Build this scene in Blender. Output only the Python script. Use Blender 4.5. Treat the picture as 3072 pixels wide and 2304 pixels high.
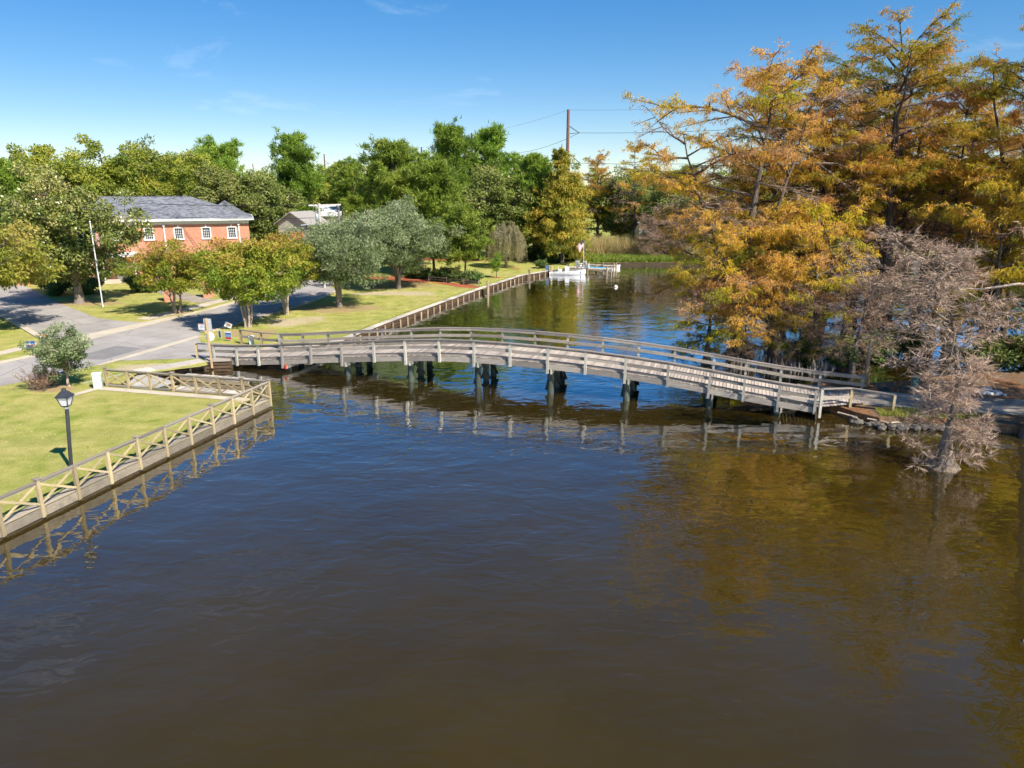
import bpy, bmesh, math, random
import numpy as np
from mathutils import Matrix, Vector

for _o in list(bpy.data.objects):
    bpy.data.objects.remove(_o, do_unlink=True)
scene = bpy.context.scene
COL = scene.collection
R = math.radians

# ------------------------------------------------------------------ camera
cam_data = bpy.data.cameras.new("camera")
cam_data.sensor_width = 36.0
cam_data.lens = 25.23
cam_data.clip_start = 0.2
cam_data.clip_end = 9000.0
cam = bpy.data.objects.new("camera", cam_data)
cam.location = (0.0, 0.0, 12.4)
cam.rotation_euler = (R(90.0 - 15.6), 0.0, 0.0)
COL.objects.link(cam)
scene.camera = cam

# ------------------------------------------------------------------ sky, sun, exposure
SUN_EL = R(46.0)
SUN_DIR = Vector((0.70, -0.714, 0.0)).normalized()        # horizontal direction towards the sun
world = bpy.data.worlds.new("World")
scene.world = world
world.use_nodes = True
wn, wl = world.node_tree.nodes, world.node_tree.links
wn.clear()
w_out = wn.new("ShaderNodeOutputWorld")
w_bg = wn.new("ShaderNodeBackground")
w_sky = wn.new("ShaderNodeTexSky")
w_sky.sky_type = "NISHITA"
w_sky.sun_disc = False
w_sky.sun_elevation = SUN_EL
w_sky.sun_rotation = math.atan2(SUN_DIR.x, SUN_DIR.y)
w_sky.altitude = 0.0
w_sky.air_density = 0.8
w_sky.dust_density = 0.0
w_sky.ozone_density = 3.0
w_bg.inputs["Strength"].default_value = 0.15
w_hs = wn.new("ShaderNodeHueSaturation")
w_hs.inputs["Saturation"].default_value = 1.66
w_hs.inputs["Hue"].default_value = 0.506
w_gm = wn.new("ShaderNodeGamma")            # softer run from zenith to horizon, all round
w_gm.inputs["Gamma"].default_value = 0.70
wl.new(w_sky.outputs[0], w_gm.inputs["Color"])
wl.new(w_gm.outputs[0], w_hs.inputs["Color"])
w_tc = wn.new("ShaderNodeTexCoord")
w_mp = wn.new("ShaderNodeMapping")
w_mp.inputs["Scale"].default_value = (1.0, 1.0, 3.2)
w_mp.inputs["Rotation"].default_value = (0.5, 0.0, 0.3)
w_nz = wn.new("ShaderNodeTexNoise")
w_nz.inputs["Scale"].default_value = 3.3
w_nz.inputs["Detail"].default_value = 8.0
w_nz.inputs["Roughness"].default_value = 0.62
w_nz.inputs["Distortion"].default_value = 0.6
w_cr = wn.new("ShaderNodeValToRGB")
w_cr.color_ramp.elements[0].position = 0.60
w_cr.color_ramp.elements[0].color = (0, 0, 0, 1)
w_cr.color_ramp.elements[1].position = 0.85
w_cr.color_ramp.elements[1].color = (0.34, 0.34, 0.34, 1)
w_mx = wn.new("ShaderNodeMix")
w_mx.data_type = "RGBA"
w_mx.inputs["B"].default_value = (5.2, 5.6, 6.0, 1)
wl.new(w_tc.outputs["Generated"], w_mp.inputs["Vector"])
wl.new(w_mp.outputs[0], w_nz.inputs["Vector"])
wl.new(w_nz.outputs["Fac"], w_cr.inputs["Fac"])
wl.new(w_cr.outputs["Color"], w_mx.inputs["Factor"])
wl.new(w_hs.outputs[0], w_mx.inputs["A"])
wl.new(w_mx.outputs["Result"], w_bg.inputs["Color"])
wl.new(w_bg.outputs[0], w_out.inputs["Surface"])

sun_data = bpy.data.lights.new("sun", "SUN")
sun_data.energy = 5.0
sun_data.angle = R(0.53)
sun_data.color = (1.0, 0.94, 0.84)
sun = bpy.data.objects.new("sun", sun_data)
sun.location = (40, -40, 60)
_to_sun = Vector((SUN_DIR.x * math.cos(SUN_EL), SUN_DIR.y * math.cos(SUN_EL), math.sin(SUN_EL)))
sun.rotation_euler = _to_sun.to_track_quat("Z", "Y").to_euler()
COL.objects.link(sun)

scene.view_settings.view_transform = "Standard"
scene.view_settings.look = "None"
scene.view_settings.exposure = 0.65
scene.view_settings.gamma = 1.0
scene.view_settings.use_curve_mapping = False
scene.cycles.use_light_tree = False
scene.cycles.adaptive_threshold = 0.03
scene.cycles.max_bounces = 3
scene.cycles.diffuse_bounces = 2
scene.cycles.glossy_bounces = 2
scene.cycles.transmission_bounces = 2
scene.cycles.transparent_max_bounces = 4
scene.cycles.use_denoising = True

# ------------------------------------------------------------------ node materials
MATS = {}


def new_mat(name):
    m = bpy.data.materials.new(name)
    m.use_nodes = True
    m.node_tree.nodes.clear()
    MATS[name] = m
    nt = m.node_tree
    out = nt.nodes.new("ShaderNodeOutputMaterial")
    return m, nt, out


def N(nt, kind, **kw):
    n = nt.nodes.new(kind)
    for k, v in kw.items():
        if k.startswith("i_"):
            key = k[2:].replace("_", " ")
            n.inputs[key].default_value = v
        else:
            setattr(n, k, v)
    return n


def ramp(nt, fac, stops, interp="LINEAR"):
    r = nt.nodes.new("ShaderNodeValToRGB")
    cr = r.color_ramp
    cr.interpolation = interp
    while len(cr.elements) > 1:
        cr.elements.remove(cr.elements[-1])
    cr.elements[0].position, cr.elements[0].color = stops[0][0], (*stops[0][1], 1)
    for p, c in stops[1:]:
        e = cr.elements.new(p)
        e.color = (*c, 1)
    if fac is not None:
        nt.links.new(fac, r.inputs["Fac"])
    return r.outputs["Color"]


def mixc(nt, fac, a, b, mode="MIX"):
    m = nt.nodes.new("ShaderNodeMix")
    m.data_type = "RGBA"
    m.blend_type = mode
    for sock, val in ((m.inputs["Factor"], fac), (m.inputs["A"], a), (m.inputs["B"], b)):
        if isinstance(val, bpy.types.NodeSocket):
            nt.links.new(val, sock)
        elif isinstance(val, (int, float)):
            sock.default_value = val
        else:
            sock.default_value = (*val, 1)
    return m.outputs["Result"]


def math_node(nt, op, a, b=None, clamp=False):
    m = nt.nodes.new("ShaderNodeMath")
    m.operation = op
    m.use_clamp = clamp
    for i, v in enumerate((a, b)):
        if v is None:
            continue
        if isinstance(v, bpy.types.NodeSocket):
            nt.links.new(v, m.inputs[i])
        else:
            m.inputs[i].default_value = v
    return m.outputs[0]


def coords(nt, space="world", scale=(1, 1, 1), rot=(0, 0, 0), jitter=False):
    if space == "world":
        g = nt.nodes.new("ShaderNodeNewGeometry")
        src = g.outputs["Position"]
    else:
        t = nt.nodes.new("ShaderNodeTexCoord")
        src = t.outputs["Object"]
    if jitter:
        oi = nt.nodes.new("ShaderNodeObjectInfo")
        mul = math_node(nt, "MULTIPLY", oi.outputs["Random"], 57.0)
        add = nt.nodes.new("ShaderNodeVectorMath")
        add.operation = "ADD"
        nt.links.new(src, add.inputs[0])
        nt.links.new(mul, add.inputs[1])
        src = add.outputs[0]
    mp = nt.nodes.new("ShaderNodeMapping")
    mp.inputs["Scale"].default_value = scale
    mp.inputs["Rotation"].default_value = rot
    nt.links.new(src, mp.inputs["Vector"])
    return mp.outputs[0]


def noise(nt, vec, scale, detail=4.0, rough=0.55, dist=0.0):
    n = nt.nodes.new("ShaderNodeTexNoise")
    n.inputs["Scale"].default_value = scale
    n.inputs["Detail"].default_value = detail
    n.inputs["Roughness"].default_value = rough
    n.inputs["Distortion"].default_value = dist
    nt.links.new(vec, n.inputs["Vector"])
    return n.outputs["Fac"]


def bsdf(nt, out, color, rough=0.7, bump=None, bump_d=0.02, bump_s=0.5, spec=0.3, metal=0.0):
    b = nt.nodes.new("ShaderNodeBsdfPrincipled")
    if isinstance(color, bpy.types.NodeSocket):
        nt.links.new(color, b.inputs["Base Color"])
    else:
        b.inputs["Base Color"].default_value = (*color, 1)
    if isinstance(rough, bpy.types.NodeSocket):
        nt.links.new(rough, b.inputs["Roughness"])
    else:
        b.inputs["Roughness"].default_value = rough
    b.inputs["Specular IOR Level"].default_value = spec
    b.inputs["Metallic"].default_value = metal
    if bump is not None:
        bn = nt.nodes.new("ShaderNodeBump")
        bn.inputs["Distance"].default_value = bump_d
        bn.inputs["Strength"].default_value = bump_s
        nt.links.new(bump, bn.inputs["Height"])
        nt.links.new(bn.outputs[0], b.inputs["Normal"])
    nt.links.new(b.outputs[0], out.inputs["Surface"])
    return b


def plain(name, color, rough=0.6, var=0.12, scale=6.0, spec=0.3, metal=0.0, bump=0.0):
    """paint or moulded material with slight blotchy variation"""
    m, nt, out = new_mat(name)
    v = coords(nt, "world")
    f = noise(nt, v, scale, 5)
    lo = tuple(c * (1 - var) for c in color)
    hi = tuple(min(1, c * (1 + var)) for c in color)
    col = ramp(nt, f, [(0.3, lo), (0.7, hi)])
    bsdf(nt, out, col, rough, f if bump else None, bump, 0.6, spec, metal)
    return m


def wood(name, dark, mid, light, stain=None, rough=0.85):
    """weathered board: grain runs along the piece's local X, each piece its own tone"""
    m, nt, out = new_mat(name)
    v = coords(nt, "object", (2.0, 9.0, 9.0), jitter=True)
    grain = noise(nt, v, 2.4, 6, 0.7, 0.6)
    v2 = coords(nt, "world")
    blot = noise(nt, v2, 1.7, 3)
    col = ramp(nt, grain, [(0.25, dark), (0.5, mid), (0.75, light)])
    oi = nt.nodes.new("ShaderNodeObjectInfo")
    tone = ramp(nt, oi.outputs["Random"], [(0, (0.62, 0.61, 0.60)), (0.4, (0.92, 0.91, 0.90)), (0.8, (1.08, 1.06, 1.03)), (1, (1.25, 1.22, 1.17))])
    col = mixc(nt, 1.0, col, tone, "MULTIPLY")
    if stain:
        sf = ramp(nt, blot, [(0.5, (0, 0, 0)), (0.72, (1, 1, 1))])
        fac = math_node(nt, "MULTIPLY", sf, 0.55)
        col = mixc(nt, fac, col, stain)
    bsdf(nt, out, col, rough, grain, 0.012, 0.6, 0.2)
    return m


def leaf_mat(name, stops, trans=0.35, rough=0.6, hue_var=0.035, val_var=0.25, spec=0.25):
    """leaves: colour picked by each leaf's own 'tint' value, whole-plant shift per object"""
    m, nt, out = new_mat(name)
    at = nt.nodes.new("ShaderNodeAttribute")
    at.attribute_name = "tint"
    col = ramp(nt, at.outputs["Fac"], stops)
    oi = nt.nodes.new("ShaderNodeObjectInfo")
    hsv = nt.nodes.new("ShaderNodeHueSaturation")
    h = math_node(nt, "MULTIPLY_ADD", oi.outputs["Random"], 2 * hue_var)
    h.node.inputs[2].default_value = 0.5 - hue_var
    v = math_node(nt, "MULTIPLY_ADD", oi.outputs["Random"], val_var)
    v.node.inputs[2].default_value = 1 - val_var / 2
    nt.links.new(h, hsv.inputs["Hue"])
    nt.links.new(v, hsv.inputs["Value"])
    nt.links.new(col, hsv.inputs["Color"])
    c = hsv.outputs[0]
    b = nt.nodes.new("ShaderNodeBsdfPrincipled")
    nt.links.new(c, b.inputs["Base Color"])
    b.inputs["Roughness"].default_value = rough
    b.inputs["Specular IOR Level"].default_value = spec
    t = nt.nodes.new("ShaderNodeBsdfTranslucent")
    nt.links.new(c, t.inputs["Color"])
    mx = nt.nodes.new("ShaderNodeMixShader")
    mx.inputs[0].default_value = trans
    nt.links.new(b.outputs[0], mx.inputs[1])
    nt.links.new(t.outputs[0], mx.inputs[2])
    nt.links.new(mx.outputs[0], out.inputs["Surface"])
    return m


def bark(name, dark, light, scale=3.0):
    m, nt, out = new_mat(name)
    v = coords(nt, "object", (1, 1, 0.22))
    f = noise(nt, v, scale * 3, 6, 0.7, 0.4)
    col = ramp(nt, f, [(0.3, dark), (0.7, light)])
    oi = nt.nodes.new("ShaderNodeObjectInfo")
    tone = ramp(nt, oi.outputs["Random"], [(0, (0.8, 0.8, 0.8)), (1, (1.15, 1.12, 1.1))])
    col = mixc(nt, 1.0, col, tone, "MULTIPLY")
    bsdf(nt, out, col, 0.9, f, 0.05, 0.8, 0.15)
    return m


# ---- grass colour, shared by the lawn and by bare or mulched beds that fade into it
def grass_color(nt):
    v = coords(nt, "world")
    big = noise(nt, v, 0.16, 4, 0.6)
    mid = noise(nt, v, 0.9, 5, 0.65)
    fine = noise(nt, v, 14.0, 6, 0.85)
    stripes = noise(nt, coords(nt, "world", (0.25, 1.3, 1), (0, 0, 0.35)), 0.9, 2)
    green = ramp(nt, mid, [(0.3, (0.22, 0.265, 0.045)), (0.5, (0.35, 0.35, 0.088)), (0.7, (0.49, 0.43, 0.155))])
    dry = ramp(nt, fine, [(0.3, (0.32, 0.27, 0.085)), (0.65, (0.50, 0.42, 0.175))])
    fac = ramp(nt, big, [(0.42, (0, 0, 0)), (0.66, (1, 1, 1))])
    c = mixc(nt, math_node(nt, "MULTIPLY", fac, 0.6), green, dry)
    tone = ramp(nt, fine, [(0.3, (0.5, 0.53, 0.46)), (0.5, (0.97, 0.97, 0.95)), (0.7, (1.4, 1.36, 1.28))])
    c = mixc(nt, 1.0, c, tone, "MULTIPLY")
    st = ramp(nt, stripes, [(0.4, (0.9, 0.94, 0.88)), (0.6, (1.08, 1.06, 1.03))])
    c = mixc(nt, 0.8, c, st, "MULTIPLY")
    return c, fine


m, nt, out = new_mat("lawn_grass")
_c, _f = grass_color(nt)
bsdf(nt, out, _c, 0.95, _f, 0.06, 0.9, 0.1)


def bed_mat(name, lo, hi, scale=7.0, edge=0.9):
    m, nt, out = new_mat(name)
    c, f = grass_color(nt)
    v = coords(nt, "world")
    n1 = noise(nt, v, scale, 5, 0.7)
    n2 = noise(nt, v, 0.8, 7, 0.75)
    soil = ramp(nt, n1, [(0.3, lo), (0.7, hi)])
    at = nt.nodes.new("ShaderNodeAttribute")
    at.attribute_name = "tint"
    e = math_node(nt, "ADD", math_node(nt, "MULTIPLY", at.outputs["Fac"], edge), math_node(nt, "MULTIPLY", n2, 1.9))
    e = math_node(nt, "SUBTRACT", e, 1.25)
    e = math_node(nt, "MULTIPLY", e, 2.4, True)
    bsdf(nt, out, mixc(nt, e, c, soil), 0.95, n1, 0.04, 0.8, 0.1)
    return m


bed_mat("bare_soil", (0.36, 0.28, 0.15), (0.56, 0.47, 0.32))
bed_mat("leaf_litter", (0.24, 0.17, 0.075), (0.46, 0.35, 0.18), 9)
bed_mat("red_mulch", (0.24, 0.06, 0.028), (0.48, 0.16, 0.085), 9, 1.6)

# road and concrete
m, nt, out = new_mat("asphalt")
v = coords(nt, "world")
f = noise(nt, v, 30, 4, 0.8)
g = noise(nt, v, 0.5, 4, 0.6)
col = ramp(nt, g, [(0.3, (0.31, 0.28, 0.255)), (0.7, (0.43, 0.39, 0.355))])
col = mixc(nt, 0.7, col, ramp(nt, f, [(0.3, (0.75, 0.75, 0.75)), (0.7, (1.15, 1.14, 1.12))]), "MULTIPLY")
crk = nt.nodes.new("ShaderNodeTexVoronoi")
crk.feature = "DISTANCE_TO_EDGE"
crk.inputs["Scale"].default_value = 0.28
nt.links.new(coords(nt, "world"), crk.inputs["Vector"])
ck = ramp(nt, crk.outputs["Distance"], [(0.0, (0.4, 0.4, 0.4)), (0.014, (1, 1, 1))])
col = mixc(nt, 0.6, col, ck, "MULTIPLY")
bsdf(nt, out, col, 0.9, f, 0.01, 0.5, 0.2)


def concrete(name, lo, hi, patch=0.6):
    m, nt, out = new_mat(name)
    v = coords(nt, "world")
    f = noise(nt, v, 14, 5, 0.7)
    g = noise(nt, v, patch, 5, 0.65)
    col = ramp(nt, g, [(0.3, lo), (0.7, hi)])
    col = mixc(nt, 0.5, col, ramp(nt, f, [(0.3, (0.78, 0.77, 0.76)), (0.7, (1.12, 1.12, 1.12))]), "MULTIPLY")
    bsdf(nt, out, col, 0.88, f, 0.008, 0.4, 0.2)
    return m


concrete("concrete_pale", (0.46, 0.39, 0.29), (0.62, 0.54, 0.42))
concrete("concrete_grey", (0.30, 0.28, 0.25), (0.45, 0.42, 0.37), 1.2)
concrete("path_gravel", (0.25, 0.205, 0.16), (0.44, 0.38, 0.31), 1.0)
concrete("sand_path", (0.36, 0.31, 0.27), (0.5, 0.45, 0.4), 0.4)
concrete("stone_white", (0.45, 0.43, 0.40), (0.70, 0.68, 0.64), 3)
concrete("stone_grey", (0.05, 0.042, 0.034), (0.20, 0.175, 0.145), 3)
concrete("river_mud", (0.05, 0.036, 0.02), (0.10, 0.075, 0.045), 1)

concrete("asphalt_patch", (0.20, 0.19, 0.185), (0.27, 0.255, 0.245), 0.8)

# pine straw ground on the far bank
m, nt, out = new_mat("pine_straw")
v = coords(nt, "world", (1, 2.2, 1), (0, 0, 0.5))
f = noise(nt, v, 5, 6, 0.75)
g2 = noise(nt, coords(nt, "world"), 0.45, 5, 0.7)
col = ramp(nt, f, [(0.3, (0.085, 0.042, 0.024)), (0.5, (0.20, 0.098, 0.048)), (0.72, (0.35, 0.20, 0.10))])
col = mixc(nt, ramp(nt, g2, [(0.42, (0, 0, 0)), (0.6, (1, 1, 1))]), col, ramp(nt, f, [(0.3, (0.07, 0.05, 0.035)), (0.7, (0.24, 0.19, 0.13))]))
bsdf(nt, out, col, 0.95, f, 0.05, 0.8, 0.1)

# water: tea-brown body, mirror-like skin, wind ripples
m, nt, out = new_mat("river_water")
vA = coords(nt, "world", (0.9, 1.25, 1), (0, 0, 0.28))
vB = coords(nt, "world", (0.9, 1.7, 1), (0, 0, -0.15))
vC = coords(nt, "world", (1, 1, 1))
swell = noise(nt, vA, 0.42, 1, 0.4, 0.4)
rip = noise(nt, vB, 1.15, 1.5, 0.45, 0.8)
fine = noise(nt, vB, 3.4, 2, 0.5, 0.3)
calm = ramp(nt, noise(nt, vC, 0.06, 3, 0.55, 0.6), [(0.36, (0.35, 0.35, 0.35)), (0.62, (1, 1, 1))])
hgt = math_node(nt, "ADD", math_node(nt, "MULTIPLY", swell, 0.050), math_node(nt, "MULTIPLY", math_node(nt, "MULTIPLY", rip, 0.028), calm))
hgt = math_node(nt, "ADD", hgt, math_node(nt, "MULTIPLY", math_node(nt, "MULTIPLY", fine, 0.0015), calm))
murk = noise(nt, coords(nt, "world", (1, 1, 1)), 0.13, 4, 0.6)
body = ramp(nt, murk, [(0.3, (0.031, 0.0202, 0.0026)), (0.7, (0.043, 0.0282, 0.0036))])
dif = nt.nodes.new("ShaderNodeBsdfDiffuse")
nt.links.new(body, dif.inputs["Color"])
bn = nt.nodes.new("ShaderNodeBump")
bn.inputs["Distance"].default_value = 1.0
bn.inputs["Strength"].default_value = 1.0
nt.links.new(hgt, bn.inputs["Height"])
fr = nt.nodes.new("ShaderNodeFresnel")
fr.inputs["IOR"].default_value = 1.333
nt.links.new(bn.outputs[0], fr.inputs["Normal"])
gl = nt.nodes.new("ShaderNodeBsdfGlossy")
gl.inputs["Roughness"].default_value = 0.02
gl.inputs["Color"].default_value = (0.97, 0.98, 1.0, 1)
nt.links.new(bn.outputs[0], gl.inputs["Normal"])
fac = math_node(nt, "MULTIPLY", math_node(nt, "SUBTRACT", fr.outputs[0], 0.016), 3.2)
fac = math_node(nt, "MINIMUM", fac, 0.92)
mx = nt.nodes.new("ShaderNodeMixShader")
nt.links.new(fac, mx.inputs[0])
nt.links.new(dif.outputs[0], mx.inputs[1])
nt.links.new(gl.outputs[0], mx.inputs[2])
nt.links.new(mx.outputs[0], out.inputs["Surface"])

# woods
wood("bridge_wood", (0.12, 0.098, 0.08), (0.33, 0.285, 0.24), (0.56, 0.50, 0.43), stain=(0.22, 0.225, 0.185))
wood("deck_wood", (0.24, 0.195, 0.16), (0.44, 0.375, 0.32), (0.60, 0.525, 0.45))
wood("post_wood", (0.22, 0.205, 0.17), (0.44, 0.415, 0.355), (0.60, 0.56, 0.49), stain=(0.24, 0.31, 0.255))
wood("rail_dark_wood", (0.11, 0.09, 0.078), (0.25, 0.215, 0.19), (0.42, 0.375, 0.335))
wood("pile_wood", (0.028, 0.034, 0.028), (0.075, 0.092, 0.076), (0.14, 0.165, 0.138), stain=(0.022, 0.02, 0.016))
wood("fence_wood", (0.24, 0.18, 0.095), (0.44, 0.35, 0.20), (0.58, 0.48, 0.30), stain=(0.30, 0.245, 0.155))
wood("fence_rail_wood", (0.20, 0.165, 0.125), (0.34, 0.29, 0.225), (0.46, 0.41, 0.33))
wood("fascia_wood", (0.11, 0.09, 0.066), (0.24, 0.205, 0.155), (0.38, 0.33, 0.26), stain=(0.13, 0.105, 0.075))
wood("bulkhead_wood", (0.05, 0.032, 0.02), (0.11, 0.07, 0.045), (0.19, 0.135, 0.09))
wood("bulkhead_pile_wood", (0.20, 0.145, 0.085), (0.36, 0.28, 0.18), (0.5, 0.41, 0.29))
wood("cap_wood", (0.38, 0.34, 0.28), (0.54, 0.48, 0.41), (0.66, 0.6, 0.52))
wood("new_post_wood", (0.38, 0.255, 0.135), (0.52, 0.37, 0.22), (0.62, 0.47, 0.3))
wood("pole_wood", (0.10, 0.05, 0.04), (0.16, 0.085, 0.07), (0.22, 0.13, 0.11))
wood("pale_pole_wood", (0.35, 0.33, 0.3), (0.5, 0.48, 0.44), (0.62, 0.6, 0.56))

# paints and others
plain("white_paint", (0.80, 0.79, 0.76), 0.55, 0.05)
plain("hull_white", (0.78, 0.78, 0.77), 0.3, 0.04, spec=0.5)
plain("hull_dark", (0.05, 0.055, 0.065), 0.35)
plain("motor_blue", (0.10, 0.15, 0.27), 0.35, spec=0.5)
plain("seat_cream", (0.70, 0.66, 0.56), 0.5)
plain("mat_blue", (0.06, 0.34, 0.52), 0.6, 0.2, 3)
plain("lamp_black", (0.040, 0.042, 0.052), 0.45, 0.2, spec=0.4)
plain("lamp_glass", (0.72, 0.72, 0.74), 0.25, 0.03, spec=0.5)
plain("galvanised", (0.50, 0.52, 0.53), 0.45, 0.08, metal=0.4)
plain("pole_white", (0.72, 0.72, 0.72), 0.4, 0.05)
plain("cabinet_green", (0.50, 0.60, 0.53), 0.5, 0.08)
plain("cabinet_white", (0.72, 0.76, 0.73), 0.5, 0.05)
plain("pedestal_green", (0.14, 0.30, 0.235), 0.5, 0.1)
plain("sign_white", (0.80, 0.80, 0.80), 0.5, 0.03)
plain("sign_back", (0.52, 0.54, 0.58), 0.4, 0.06, metal=0.3)
plain("sign_blue", (0.03, 0.09, 0.33), 0.5, 0.05)
plain("sign_sky", (0.16, 0.36, 0.66), 0.5, 0.05)
plain("sign_navy", (0.05, 0.075, 0.18), 0.5, 0.05)
plain("sign_red", (0.52, 0.04, 0.05), 0.5, 0.05)
plain("sign_yellow", (0.75, 0.47, 0.03), 0.5, 0.05)
plain("sign_orange", (0.7, 0.2, 0.05), 0.5, 0.05)
plain("sign_grey", (0.3, 0.3, 0.32), 0.5, 0.05)
plain("wire_black", (0.035, 0.035, 0.04), 0.6)
plain("beam_red", (0.55, 0.06, 0.035), 0.6, 0.15)
plain("buoy_white", (0.8, 0.78, 0.74), 0.4, 0.04)
plain("buoy_orange", (0.7, 0.2, 0.06), 0.4, 0.04)
plain("rope", (0.5, 0.42, 0.26), 0.8)
plain("soffit", (0.62, 0.62, 0.60), 0.6, 0.03)
plain("roof_pale", (0.60, 0.60, 0.61), 0.6, 0.06, 2)
plain("roof_tan", (0.33, 0.30, 0.27), 0.8, 0.12, 4)
plain("siding", (0.42, 0.38, 0.33), 0.7, 0.05)
m, nt, out = new_mat("window_glass")
bsdf(nt, out, (0.035, 0.045, 0.06), 0.06, spec=0.6)

m, nt, out = new_mat("brick_wall")
bt = nt.nodes.new("ShaderNodeTexBrick")
bt.inputs["Color1"].default_value = (0.53, 0.19, 0.11, 1)
bt.inputs["Color2"].default_value = (0.64, 0.28, 0.175, 1)
bt.inputs["Mortar"].default_value = (0.66, 0.44, 0.33, 1)
bt.inputs["Scale"].default_value = 1.0
bt.inputs["Brick Width"].default_value = 0.21
bt.inputs["Row Height"].default_value = 0.075
bt.inputs["Mortar Size"].default_value = 0.006
gg = nt.nodes.new("ShaderNodeTexCoord")
sep = nt.nodes.new("ShaderNodeSeparateXYZ")
nt.links.new(gg.outputs["Object"], sep.inputs[0])
cmb = nt.nodes.new("ShaderNodeCombineXYZ")
nt.links.new(math_node(nt, "ADD", sep.outputs[0], sep.outputs[1]), cmb.inputs[0])
nt.links.new(sep.outputs[2], cmb.inputs[1])
nt.links.new(cmb.outputs[0], bt.inputs["Vector"])
blot = noise(nt, coords(nt, "world"), 0.8, 4)
col = mixc(nt, 0.6, bt.outputs["Color"], ramp(nt, blot, [(0.3, (0.85, 0.83, 0.82)), (0.7, (1.1, 1.1, 1.1))]), "MULTIPLY")
bsdf(nt, out, col, 0.9, bt.outputs["Fac"], 0.004, -0.4, 0.15)

m, nt, out = new_mat("shingle_roof")
bt = nt.nodes.new("ShaderNodeTexBrick")
bt.inputs["Color1"].default_value = (0.10, 0.104, 0.115, 1)
bt.inputs["Color2"].default_value = (0.27, 0.275, 0.295, 1)
bt.inputs["Mortar"].default_value = (0.10, 0.10, 0.11, 1)
bt.inputs["Scale"].default_value = 1.0
bt.inputs["Brick Width"].default_value = 0.42
bt.inputs["Row Height"].default_value = 0.2
bt.inputs["Mortar Size"].default_value = 0.012
gg = nt.nodes.new("ShaderNodeTexCoord")
nt.links.new(gg.outputs["Object"], bt.inputs["Vector"])
bsdf(nt, out, bt.outputs["Color"], 0.85, bt.outputs["Fac"], 0.01, -0.5, 0.2)

m, nt, out = new_mat("flag_print")
tc = nt.nodes.new("ShaderNodeAttribute")
tc.attribute_name = "print_uv"
sep = nt.nodes.new("ShaderNodeSeparateXYZ")
nt.links.new(tc.outputs["Vector"], sep.inputs[0])
st = math_node(nt, "GREATER_THAN", math_node(nt, "FRACT", math_node(nt, "MULTIPLY", sep.outputs[1], 6.5)), 0.5)
base = mixc(nt, st, (0.55, 0.035, 0.05), (0.8, 0.79, 0.78))
can = math_node(nt, "MULTIPLY", math_node(nt, "LESS_THAN", sep.outputs[0], 0.4), math_node(nt, "GREATER_THAN", sep.outputs[1], 0.46))
bsdf(nt, out, mixc(nt, can, base, (0.03, 0.05, 0.2)), 0.8)

# foliage
leaf_mat("cypress_leaf", [(0.0, (0.29, 0.30, 0.03)), (0.3, (0.58, 0.43, 0.035)), (0.55, (0.74, 0.43, 0.06)), (0.8, (0.70, 0.35, 0.095)), (1.0, (0.58, 0.33, 0.19))], 0.5, 0.7, 0.012, 0.3)
leaf_mat("cypress_green_leaf", [(0.0, (0.16, 0.20, 0.03)), (0.5, (0.42, 0.40, 0.05)), (1.0, (0.60, 0.44, 0.06))], 0.42, 0.7, 0.012, 0.2)
leaf_mat("bare_twig", [(0.0, (0.26, 0.17, 0.105)), (0.5, (0.54, 0.385, 0.265)), (1.0, (0.78, 0.61, 0.45))], 0.2, 0.9, 0.01, 0.1)
leaf_mat("dead_twig", [(0.0, (0.24, 0.14, 0.09)), (0.5, (0.44, 0.27, 0.18)), (1.0, (0.58, 0.39, 0.28))], 0.2, 0.9, 0.01, 0.1)
leaf_mat("crape_leaf", [(0.0, (0.14, 0.235, 0.025)), (0.45, (0.32, 0.36, 0.04)), (0.75, (0.47, 0.38, 0.06)), (1.0, (0.56, 0.29, 0.085))], 0.4, 0.55, 0.012, 0.15)
leaf_mat("olive_leaf", [(0.0, (0.085, 0.135, 0.045)), (0.5, (0.20, 0.25, 0.10)), (1.0, (0.37, 0.41, 0.22))], 0.25, 0.5, 0.01, 0.15)
leaf_mat("pine_leaf", [(0.0, (0.10, 0.17, 0.02)), (0.5, (0.24, 0.35, 0.042)), (1.0, (0.38, 0.46, 0.07))], 0.38, 0.5, 0.010, 0.3)
leaf_mat("broad_leaf", [(0.0, (0.12, 0.18, 0.022)), (0.5, (0.31, 0.36, 0.05)), (1.0, (0.52, 0.49, 0.08))], 0.42, 0.5, 0.014, 0.25)
leaf_mat("oak_leaf", [(0.0, (0.09, 0.13, 0.03)), (0.5, (0.22, 0.27, 0.06)), (1.0, (0.40, 0.40, 0.12))], 0.3, 0.5, 0.015, 0.25)
leaf_mat("magnolia_leaf", [(0.0, (0.07, 0.115, 0.02)), (0.55, (0.23, 0.265, 0.055)), (1.0, (0.48, 0.42, 0.15))], 0.22, 0.35, 0.01, 0.1, 0.5)
leaf_mat("pecan_leaf", [(0.0, (0.16, 0.22, 0.03)), (0.5, (0.36, 0.37, 0.05)), (1.0, (0.56, 0.45, 0.11))], 0.4, 0.5, 0.01, 0.1)
leaf_mat("willow_leaf", [(0.0, (0.20, 0.20, 0.085)), (0.5, (0.33, 0.295, 0.15)), (1.0, (0.43, 0.36, 0.21))], 0.3, 0.6, 0.01, 0.1)
leaf_mat("young_leaf", [(0.0, (0.11, 0.24, 0.02)), (1.0, (0.30, 0.42, 0.05))], 0.4, 0.5, 0.01, 0.1)
leaf_mat("shrub_leaf", [(0.0, (0.05, 0.10, 0.025)), (0.5, (0.12, 0.17, 0.04)), (1.0, (0.24, 0.25, 0.07))], 0.25, 0.5, 0.02, 0.3)
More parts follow.
